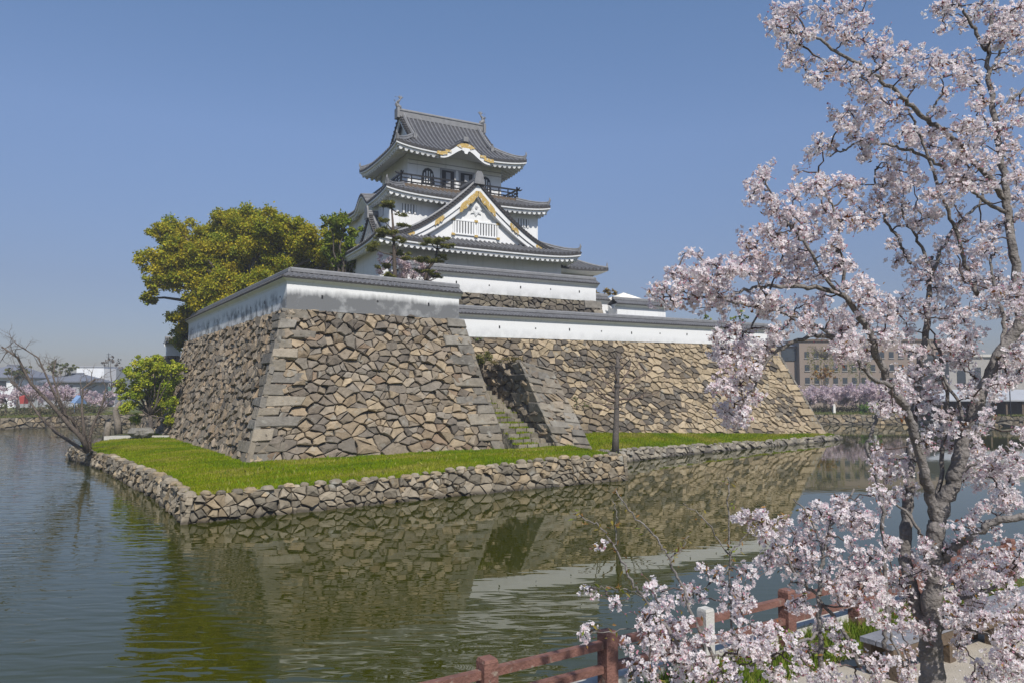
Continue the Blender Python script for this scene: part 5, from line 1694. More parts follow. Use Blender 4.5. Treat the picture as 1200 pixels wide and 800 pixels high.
mb.add([(x0, Yt, 3.2), (x1, Yt, 3.1), (x1, Yt + 1.6, 4.2), (x0, Yt + 1.6, 4.3), (x0 - 0.3, Yt + 3, 3.0), (x1 + 0.2, Yt + 3, 3.0)], [(0, 1, 2, 3), (3, 2, 5, 4), (0, 3, 4), (1, 5, 2)])
for q in (x0, x1): mb.tube([(q, Yt, GZ), (q, Yt, 3.2)], 0.04, 5)
o_ = mb.build('tarp_shelter', M['blue'], origin=(pxx(86, Yt), Yt, GZ)); tag(o_, 'blue tarp shelter under the pink trees on the far left bank', 'tarp')

# ------------------------------------------------------------------ right bank: brick building, shelter, hedge
M['brick'] = mat('pinkish_brick', (0.245, 0.195, 0.16), 0.9, 0.12, 6)
M['buff'] = mat('buff_stone_front', (0.34, 0.32, 0.30), 0.85, 0.12, 2)
Yk = 150
t = thing('brick_building', (pxx(1010, Yk), Yk, GZ), 'long pinkish brick building with rows of small windows beyond the right bank', 'building')
def zz(py, Y=Yk): return at(600, py, Y)[2]
mb = MB(); bx(mb, pxx(937, Yk), pxx(1112, Yk), Yk, Yk + 16, GZ, zz(400)); mb.build('wall', M['brick'], t)
mb = MB(); bx(mb, pxx(936, Yk), pxx(1113, Yk), Yk - 0.3, Yk + 16.3, zz(400) + 0.003, zz(397.5)); mb.build('roof_edge', M['beam'], t)
mb = MB(); bx(mb, pxx(905, Yk), pxx(937, Yk) - 0.003, Yk + 1.5, Yk + 14, GZ, zz(405)); lw = mb.build('left_wing', M['brick'], t)
mb = MB(); bx(mb, pxx(919, Yk), pxx(936, Yk), Yk + 1.3, Yk + 1.49, zz(422), zz(408)); mb.build('glazed_bay', M['glass'], lw)
mb = MB()
x0, x1 = pxx(903, Yk), pxx(953, Yk)
mb.add([(x0, Yk + 1, zz(405)), (x1, Yk + 1, zz(405)), (x1 - 1.2, Yk + 14, zz(393)), (x0, Yk + 14, zz(393)), (x0, Yk + 14, zz(405)), (x1, Yk + 14, zz(405))], [(0, 1, 2, 3), (1, 5, 2), (0, 3, 4), (3, 2, 5, 4)])
mb.build('sloping_roof', M['bluegrey'], t)
for r_ in range(3):
    for px in range(943, 1110, 11):
        y0 = 412 + r_ * 15
        mb = MB(); bx(mb, pxx(px, Yk), pxx(px + 5.5, Yk), Yk - 0.06, Yk + 0.1, zz(y0 + 7), zz(y0)); w_ = mb.build('window', M['glass'], t)
        mb = MB(); bx(mb, pxx(px - 0.5, Yk), pxx(px + 6, Yk), Yk - 0.16, Yk - 0.004, zz(y0 + 8), zz(y0 + 7.2)); mb.build('window_sill', M['buff'], w_)
Ys = 140
t = thing('stone_building', (pxx(1150, Ys), Ys, GZ), 'grey stone fronted building with an arched doorway behind the cherry limb', 'building')
mb = MB(); bx(mb, pxx(1112, Ys), pxx(1330, Ys), Ys, Ys + 18, GZ, zz(418, Ys)); mb.build('wall', M['buff'], t)
mb = MB(); xa, xb = pxx(1121, Ys), pxx(1131, Ys); zc = zz(437, Ys)
pl = [(xa, GZ), (xb, GZ), (xb, zc)] + [((xa + xb) / 2 + (xb - xa) / 2 * math.cos(q), zc + (xb - xa) / 2 * math.sin(q)) for q in np.linspace(0.2, math.pi - 0.2, 8)] + [(xa, zc)]
mb.prism(pl, (0, Ys, 0), np.array([1.0, 0, 0]), ZUP, np.array([0, -1.0, 0]), 0.08); mb.build('arched_door', M['glass'], t)
mb = MB(); bx(mb, pxx(1111, Ys), pxx(1331, Ys), Ys - 0.4, Ys + 18, zz(418, Ys) + 0.003, zz(415, Ys)); mb.build('cornice', M['concrete'], t)
for px in range(1142, 1320, 16):
    mb = MB(); bx(mb, pxx(px, Ys), pxx(px + 7, Ys), Ys - 0.06, Ys + 0.1, zz(448, Ys), zz(430, Ys)); mb.build('window', M['glass'], t)
# long shelter with grey roof and timber posts
Yq = 104
t = thing('park_shelter', (pxx(1150, Yq), Yq, GZ), 'long low shelter with a flat grey roof on timber posts on the right bank', 'shelter')
x0, x1 = pxx(1100, Yq), pxx(1260, Yq)
za, zb_ = at(0, 468, Yq)[2], at(0, 456, Yq + 5)[2]
mb = MB()
mb.add([(x0, Yq, za), (x1, Yq, za), (x1, Yq + 5, zb_), (x0, Yq + 5, zb_), (x0, Yq, za - .2), (x1, Yq, za - .2), (x1, Yq + 5, zb_ - .2), (x0, Yq + 5, zb_ - .2)], [(0, 1, 2, 3), (7, 6, 5, 4), (4, 5, 1, 0), (5, 6, 2, 1), (6, 7, 3, 2), (7, 4, 0, 3)])
mb.build('roof', M['wallg'], t)
for px in range(1104, 1258, 19):
    mb = MB(); bx(mb, pxx(px, Yq) - .12, pxx(px, Yq) + .12, Yq + 0.4, Yq + 0.64, GZ, za - .2); mb.build('post', M['beam'], t)
mb = MB(); bx(mb, x0, x1, Yq + 4.2, Yq + 4.4, GZ, za - 0.1); mb.build('back_wall', M['beam'], t)
mb = MB(); mb.tube([(pxx(1182, 103), 103, GZ), (pxx(1182, 103), 103, GZ + 4.3)], 0.07, 6); mb.box((pxx(1182, 103), 103, GZ + 4.45), (0.35, 0.35, 0.35), None)
o_ = mb.build('street_lamp', M['dark'], origin=(pxx(1182, 103), 103, GZ)); tag(o_, 'thin dark lamp post in front of the grey shelter roof', 'lamp post')
# dark hedge / low fence on the right bank, green bush, pale posts
Yh = 116
mb = MB()
for px in np.arange(936, 1105, 3.0):
    c = np.array([pxx(px, Yh), Yh + random.uniform(-.3, .3), GZ + 0.65])
    leaf_quads(mb, puff(c, 0.75, 60, (1, 0.8, 0.85), 0.2), 60, 0.13, [(0.05, 0.05, 0.03), (0.07, 0.055, 0.035), (0.09, 0.075, 0.04)], 0.3)
o_ = mb.build('hedge', M['leaf'], origin=(pxx(1010, Yh), Yh, GZ)); tag(o_, 'dark clipped hedge under the pink trees on the right bank', 'hedge')
shrub('shrub', 'bright green round bush on the right bank by the pale post', 'shrub', (pxx(1013, 112), 112, GZ + 0.75), 1.1, 500, 0.12, [(0.10, 0.20, 0.02), (0.14, 0.25, 0.03)], (1.4, 0.8, 0.7))
for px, Yp, h_, lb in ((976, 111.5, 1.35, 'small white post standing at the water edge of the right bank'), (1023, 112.5, 1.5, 'pale stone post right of the bright green bush')):
    mb = MB(); p = np.array([pxx(px, Yp), Yp, GZ])
    mb.box(p + [0, 0, h_ / 2 - 0.05], (0.34, 0.34, h_ - 0.1), None, (1.5, 1.5, 1.5), 0, 0.9)
    mb.box(p + [0, 0, h_ + 0.06], (0.36, 0.36, 0.14), None, (1.5, 1.5, 1.5), 0, 0.35)
    o_ = mb.build('stone_post', M['concrete'], origin=p); tag(o_, lb, 'post')
for px in range(957, 1110, 12):
    pass
# weeping willow and rust coloured tree before the brick building
def willow(px0, px1, py0, py1, Y, label, cols, n=46):
    b = np.array([pxx((px0 + px1) / 2, Y), Y, GZ])
    t = thing('willow_tree', b, label, 'tree')
    mt_ = MB(); mc = MB()
    top = at((px0 + px1) / 2, py0 + 8, Y)
    mt_.tube([b - [0, 0, .2], b + [0.1, 0, 2], top - [0, 0, 2]], [0.3, 0.25, 0.12], 7, BARK)
    for k in range(n):
        px = random.uniform(px0, px1); y = Y + random.uniform(-1.5, 1.5)
        a = at(px, py0 + random.uniform(0, 0.25) * (py1 - py0), y); L_ = random.uniform(0.5, 0.95) * (py1 - py0) * Y / FPX
        P, rr = limb(top - [0, 0, 1.5], a, 0.06, 0.02, 5, 0.1, 0.1); mt_.tube(P, rr, 4, BARK)
        q = rng.random(26)
        pts = a + np.stack([rng.normal(0, 0.18, 26), rng.normal(0, 0.18, 26), -q * L_], -1)
        leaf_quads(mc, pts, 26, 0.17, cols, 0, aspect=0.35)
    mt_.build('trunk', M['bark'], t, smooth=True); mc.build('crown', M['leaf'], t)
willow(946, 985, 404, 448, 138, 'yellowish weeping willow in front of the brick building', [(0.25, 0.24, 0.06), (0.20, 0.20, 0.055), (0.28, 0.24, 0.08)])
willow(990, 1024, 415, 450, 140, 'thinner greenish willow further right before the brick building', [(0.22, 0.22, 0.08), (0.18, 0.19, 0.07)], 24)
crown_tree('small_tree', 'rust orange tree low against the brick building', 'tree', [at(966, 460, 132)[0], 132, GZ],
           [(960, 436, 7), (968, 434, 8), (974, 438, 7), (966, 442, 7), (956, 441, 5)], 132, 50, 0.25, [(0.30, 0.15, 0.03), (0.26, 0.13, 0.03), (0.34, 0.19, 0.04)], 0.2, 0.2)
# low hills and town trees on the horizon
mb = MB()
for k in range(2):
    xs = np.linspace(-1800, 2200, 90); Yd = 1500 + 900 * k
    z = 8 + 10 * k + 9 * (np.sin(xs / 260 + k) + np.sin(xs / 110 + 2 * k) * 0.4 + 1)
    P = np.array([np.stack([xs, np.full_like(xs, Yd), 0 * xs], -1), np.stack([xs, np.full_like(xs, Yd + 60), z], -1), np.stack([xs, np.full_like(xs, Yd + 500), 0 * xs], -1)])
    mb.grid(P, (0.10, 0.12, 0.09))
struct(mb.build('distant_hills', mat('hill_woodland', (1, 1, 1), 1.0, 0.3, 0.02)))
# ------------------------------------------------------------------ near bank
path_m = mat('sandy_path', (0.40, 0.355, 0.29), 0.95, 0.18, 1.6, bump=0.5, bscale=60)
mb = MB(); mb.grid(np.array([[W3(u, v, GZ + 0.004) for u in (-20, 0, 20, 60)] for v in (2.0, 6.05)]))
struct(mb.build('footpath', path_m))
mb = MB()
u = -4.0
while u < 26:
    l_ = random.uniform(0.7, 1.1)
    mb.box(W3(u + l_ / 2, 7.05 + random.uniform(-.03, .03), GZ + 0.05), (l_ - 0.03, 0.34, 0.22), np.array([U3, V3, ZUP]), (1, 1, 1), 0, 0.93)
    u += l_
o_ = mb.build('kerb_stones', M['concrete'], origin=W3(0, 7.05, GZ)); tag(o_, 'row of pale kerb stones along the water side of the red railing', 'kerb')
# grass between path and railing
n_ = 26000
uu = rng.uniform(-3, 20, n_); vv = rng.uniform(6.0, 6.95, n_)
dens_f = np.sin(uu * 1.9) + np.sin(uu * 0.7 + 1) + np.sin(vv * 5 + uu)
k_ = dens_f > -0.7
uu, vv = uu[k_], vv[k_]
P = U3 * uu[:, None] + V3 * vv[:, None] + ZUP * GZ
th = rng.uniform(0, 6.28, len(P)); d = np.stack([np.cos(th), np.sin(th), 0 * th], -1)
h = rng.uniform(0.05, 0.20, len(P))
V = np.stack([P - d * 0.012, P + d * 0.012, P + np.stack([rng.normal(0, .05, len(P)), rng.normal(0, .05, len(P)), h], -1)], 1)
mb = MB(); mb.addq(V.reshape(-1, 3), np.arange(3 * len(P)).reshape(-1, 3), np.array([(0.13, 0.20, 0.025), (0.17, 0.23, 0.03), (0.22, 0.24, 0.05), (0.10, 0.16, 0.02)])[rng.integers(0, 4, len(P))])
tag(mb.build('grass', M['grass']), 'fresh grass and weeds between the path and the red railing', 'grass', kind='stuff')
for u_, v_, r_, lb in ((1.9, 6.4, 0.30, 'leafy green weed clump at the foot of the railing left of the pale post'), (4.6, 6.3, 0.36, 'leafy green weed clump between pale post and next red post'), (6.5, 6.35, 0.34, 'yellow green weed clump behind the lower cherry twigs'), (8.7, 6.3, 0.3, 'green weed clump beside the cherry trunk')):
    shrub('weed_clump', lb, 'weeds', W3(u_, v_, GZ + 0.14), r_, 700, 0.028, [(0.17, 0.24, 0.03), (0.22, 0.27, 0.04), (0.13, 0.19, 0.025)], (1.6, 0.8, 0.5))

# red railing
FV = 6.80; F0 = W3(0, 0, 0)
p0 = at(571, 770, 7.93); u0 = float(p0 @ U3); FV = float(p0 @ V3); ztop = p0[2]
rail = thing('wooden_railing', W3(u0, FV, GZ), 'low red brown wooden railing with two bars along the moat bank', 'railing')
SP = 1.63
AX3 = np.array([U3, V3, ZUP])
def rpost(k, pale=False):
    mb = MB()
    c = W3(u0 + SP * k, FV, 0)
    w_ = 0.17 if not pale else 0.155
    h_ = ztop - GZ
    mb.box(c + ZUP * (GZ + h_ / 2 - 0.02), (w_, w_, h_ - 0.04), AX3)
    mb.box(c + ZUP * (ztop - 0.018), (w_, w_, 0.036), AX3, (1, 1, 1), 0, 0.86)
    o = mb.build('post', M['concrete'] if pale else M['wood'], rail)
    if pale: o['label'] = 'pale concrete post'
for k in range(-2, 13):
    rpost(k, k == 2)
for k in range(-2, 12):
    for dz, hh in ((0.15, 0.085), (0.42, 0.08)):
        mb = MB()
        mb.box(W3(u0 + SP * (k + 0.5), FV, ztop - dz - 0.0), (SP - 0.19, 0.085, hh), AX3)
        mb.build('rail', M['wood'], rail)

# wooden viewing bench (a broad deck) at lower right
bc = W3(11.0, 5.2, GZ)
pA = at(1046, 756, 9.2); 
ub, vb = float(pA @ U3), float(pA @ V3); zt = pA[2]
bench = thing('deck_bench', W3(ub + 2.5, vb + 0.6, GZ), 'broad grey plank bench platform on brown beams behind the cherry trunk', 'bench')
for k in range(2):
    mb = MB(); mb.box(W3(ub + 2.6, vb + 0.11 + k * 0.215, zt - 0.03 + random.uniform(-.003, .003)), (5.2, 0.2, 0.06), AX3, (random.uniform(.85, 1.12),) * 3)
    mb.build('plank', M['plank'], bench)
for v_ in (0.07, 0.36):
    mb = MB(); mb.box(W3(ub + 2.6, vb + v_, zt - 0.145), (5.1, 0.1, 0.16), AX3); mb.build('beam', M['beam'], bench)
    for q in (0.2, 1.4, 2.6, 3.8, 5.0):
        mb = MB(); mb.box(W3(ub + q, vb + v_, (zt - 0.225 + GZ) / 2), (0.16, 0.13, zt - 0.225 - GZ), AX3); mb.build('leg', M['beam'], bench)

# ------------------------------------------------------------------ cherry trees in the foreground
CB = (0.185, 0.168, 0.158)
def cpath(pts, dep):
    """pts: (px,py); dep: depth or list of depths"""
    if np.isscalar(dep): dep = [dep] * len(pts)
    d = np.interp(np.linspace(0, 1, len(pts)), np.linspace(0, 1, len(dep)), dep)
    return np.array([at(x, y, q) for (x, y), q in zip(pts, d)])
def spl(P, n):
    """smooth a polyline (Catmull-Rom)"""
    P = np.asarray(P, float); out = []
    Q = np.vstack([2 * P[0] - P[1], P, 2 * P[-1] - P[-2]])
    for i in range(1, len(Q) - 2):
        for t in np.linspace(0, 1, n, endpoint=False):
            a, b_, c, d = Q[i - 1], Q[i], Q[i + 1], Q[i + 2]
            out.append(0.5 * (2 * b_ + (c - a) * t + (2 * a - 5 * b_ + 4 * c - d) * t ** 2 + (3 * b_ - a - 3 * c + d) * t ** 3))
    out.append(P[-1]); return np.array(out)

PET = [(0.88, 0.80, 0.815), (0.90, 0.85, 0.855), (0.92, 0.89, 0.89), (0.85, 0.74, 0.765), (0.89, 0.82, 0.83)]
def flowers(mb, P, size, outd, cols=PET):
    """five-petalled open flowers at P (k,3) facing outd"""
    k = len(P)
    n = outd + rng.normal(0, 0.55, (k, 3)); n /= np.linalg.norm(n, axis=1, keepdims=True)
    a = rng.normal(0, 1, (k, 3)); a -= n * (a * n).sum(1, keepdims=True); a /= np.linalg.norm(a, axis=1, keepdims=True)
    b_ = np.cross(n, a)
    s = size * rng.uniform(0.75, 1.2, (k, 1))
    cup = rng.uniform(0.05, 0.75, (k, 1))
    base = np.array(cols)[rng.integers(0, len(cols), k)] * rng.uniform(0.93, 1.07, (k, 1))
    Vs = []; 
    for j in range(5):
        t = 2 * math.pi * j / 5 + rng.normal(0, 0.1, (k, 1))
        d = a * np.cos(t) + b_ * np.sin(t); e = -a * np.sin(t) + b_ * np.cos(t)
        c_ = np.clip(cup + rng.normal(0, 0.15, (k, 1)), 0, 1)
        o = P
        m1 = P + d * s * 0.30 + n * s * 0.20 * c_
        tip = P + d * s * (0.52 - 0.12 * c_) + n * s * 0.42 * c_
        Vs.append(np.stack([o, m1 + e * s * 0.20, tip, m1 - e * s * 0.20], 1))
    V = np.stack(Vs, 1).reshape(-1, 3)
    mb.addq(V, np.arange(len(V)).reshape(-1, 4), np.clip(np.repeat(base, 5, axis=0), 0, 0.95))
    # reddish centre and calyx
    q = P + n * s * 0.05
    V = np.stack([q + a * s * 0.085, q + b_ * s * 0.085, q - a * s * 0.085, q - b_ * s * 0.085], 1)
    mb.addq(V.reshape(-1, 3), np.arange(4 * k).reshape(-1, 4), np.tile(np.array([[0.42, 0.13, 0.17]]), (k, 1)) * rng.uniform(0.6, 1.4, (k, 1)), m=0)
    q = P - n * s * 0.07
    V = np.stack([q + a * s * 0.09, q + b_ * s * 0.09, q - a * s * 0.09, q - b_ * s * 0.09], 1)
    tipv = q - n * s * 0.35
    mb.addq(V.reshape(-1, 3), np.arange(4 * k).reshape(-1, 4), np.tile(np.array([[0.25, 0.085, 0.08]]), (k, 1)), m=0)

def cherry(name, label, limbs, blobs, base, dz, density=0.72, leaf_cols=None, nleaf=0, fsize=0.031, dj=0.28):
    t = thing(name, base, label, 'cherry tree')
    mt_ = MB(); mb_ = MB(); mf = MB(); ml = MB()
    nodes = []; npx = []
    for (pts, dep, r0, r1) in limbs:
        P = spl(cpath(pts, dep), 6)
        P += rng.normal(0, 0.006, P.shape)
        rad = np.linspace(r0, r1, len(P)) * (1 + 0.05 * np.sin(np.arange(len(P)) * 1.7) + rng.normal(0, 0.015, len(P)))
        mt_.tube(P, rad, 12 if r0 > 0.05 else 7, CB)
        nodes.extend(P); 
    nodes = np.array(nodes)
    def topx(p):
        f = p[..., 1] * cP + (p[..., 2] - CAMZ) * sP; up_ = -p[..., 1] * sP + (p[..., 2] - CAMZ) * cP
        return np.stack([600 + FPX * p[..., 0] / f, 400 - FPX * up_ / f], -1)
    NP = topx(nodes)
    # place each blossom clump at the depth of the branch it hangs on
    items = []
    for (px, py, rp) in blobs:
        d2 = np.hypot(NP[:, 0] - px, NP[:, 1] - py)
        i = np.argmin(d2)
        Y = nodes[i][1] + rng.uniform(-dj, dj) + dz
        items.append((d2[i], px, py, rp, Y))
    items.sort(key=lambda q: q[0])
    reach = list(nodes)
    for (_, px, py, rp, Y) in items:
        c = at(px, py, Y); r = rp * Y / FPX
        A = np.array(reach)
        dd = np.linalg.norm(A - c, axis=1) + 0.35 * np.maximum(0, A[:, 2] - c[2])
        j = int(np.argmin(dd)); p = A[j]
        L_ = np.linalg.norm(c - p)
        if L_ > 0.03:
            P, rr = limb(p, c, min(0.010, 0.004 + 0.012 * L_), 0.0032, 6, 0.28, 0.03)
            mb_.tube(P, rr, 5, (0.11, 0.085, 0.078), cap=False)
            reach.extend(P[1:])
            tw = P[-1] - P[-3]
        else:
            tw = rng.normal(0, 1, 3)
        # spurs: little bunches of flowers along short twigs inside the clump
        nb = max(2, int(rp * density))
        for q in range(nb):
            d = rng.normal(0, 1, 3); d /= np.linalg.norm(d)
            e = c + d * r * rng.uniform(0.12, 1.12)
            if q < 4:
                P, rr = limb(c, e, 0.0035, 0.002, 4, 0.25); mb_.tube(P, rr, 4, (0.12, 0.085, 0.075), cap=False)
            nf = rng.integers(5, 10)
            o = rng.normal(0, 1, (nf, 3)) + d * 0.5; o /= np.linalg.norm(o, axis=1, keepdims=True)
            pos = e + o * rng.uniform(0.018, 0.040, (nf, 1))
            flowers(mf, pos, fsize, o)
            if random.random() < 0.5:       # closed buds on short stalks
                kb = rng.integers(1, 4); bp_ = e + rng.normal(0, 0.026, (kb, 3))
                leaf_quads(mf, np.repeat(bp_, 2, 0), 2 * kb, 0.0075, [(0.66, 0.36, 0.43), (0.60, 0.30, 0.38)], 0.2)
                for q_ in bp_: mb_.tube([e, q_], [0.0014, 0.001], 3, (0.20, 0.12, 0.07), cap=False)
            if random.random() < 0.5:      # bronze young leaves and bud scales
                pl_ = e + rng.normal(0, 0.02, (2, 3))
                leaf_quads(ml, pl_, 2, 0.014, [(0.26, 0.10, 0.03), (0.30, 0.16, 0.04), (0.20, 0.07, 0.04)], 0.3, aspect=0.35)
    if nleaf:
        A = nodes[rng.integers(0, len(nodes), nleaf)] + rng.normal(0, 0.02, (nleaf, 3))
        leaf_quads(ml, A, nleaf, 0.016, leaf_cols or [(0.18, 0.21, 0.03), (0.25, 0.20, 0.04), (0.22, 0.12, 0.04)], 0.3, aspect=0.35)
    mt_.build('trunk', M['bark'], t, smooth=True)
    mb_.build('twigs', M['bark'], t, smooth=True)
    mf.build('blossom', M['petal'], t)
    if ml.n: ml.build('young_leaves', M['leaf'], t)
    return t
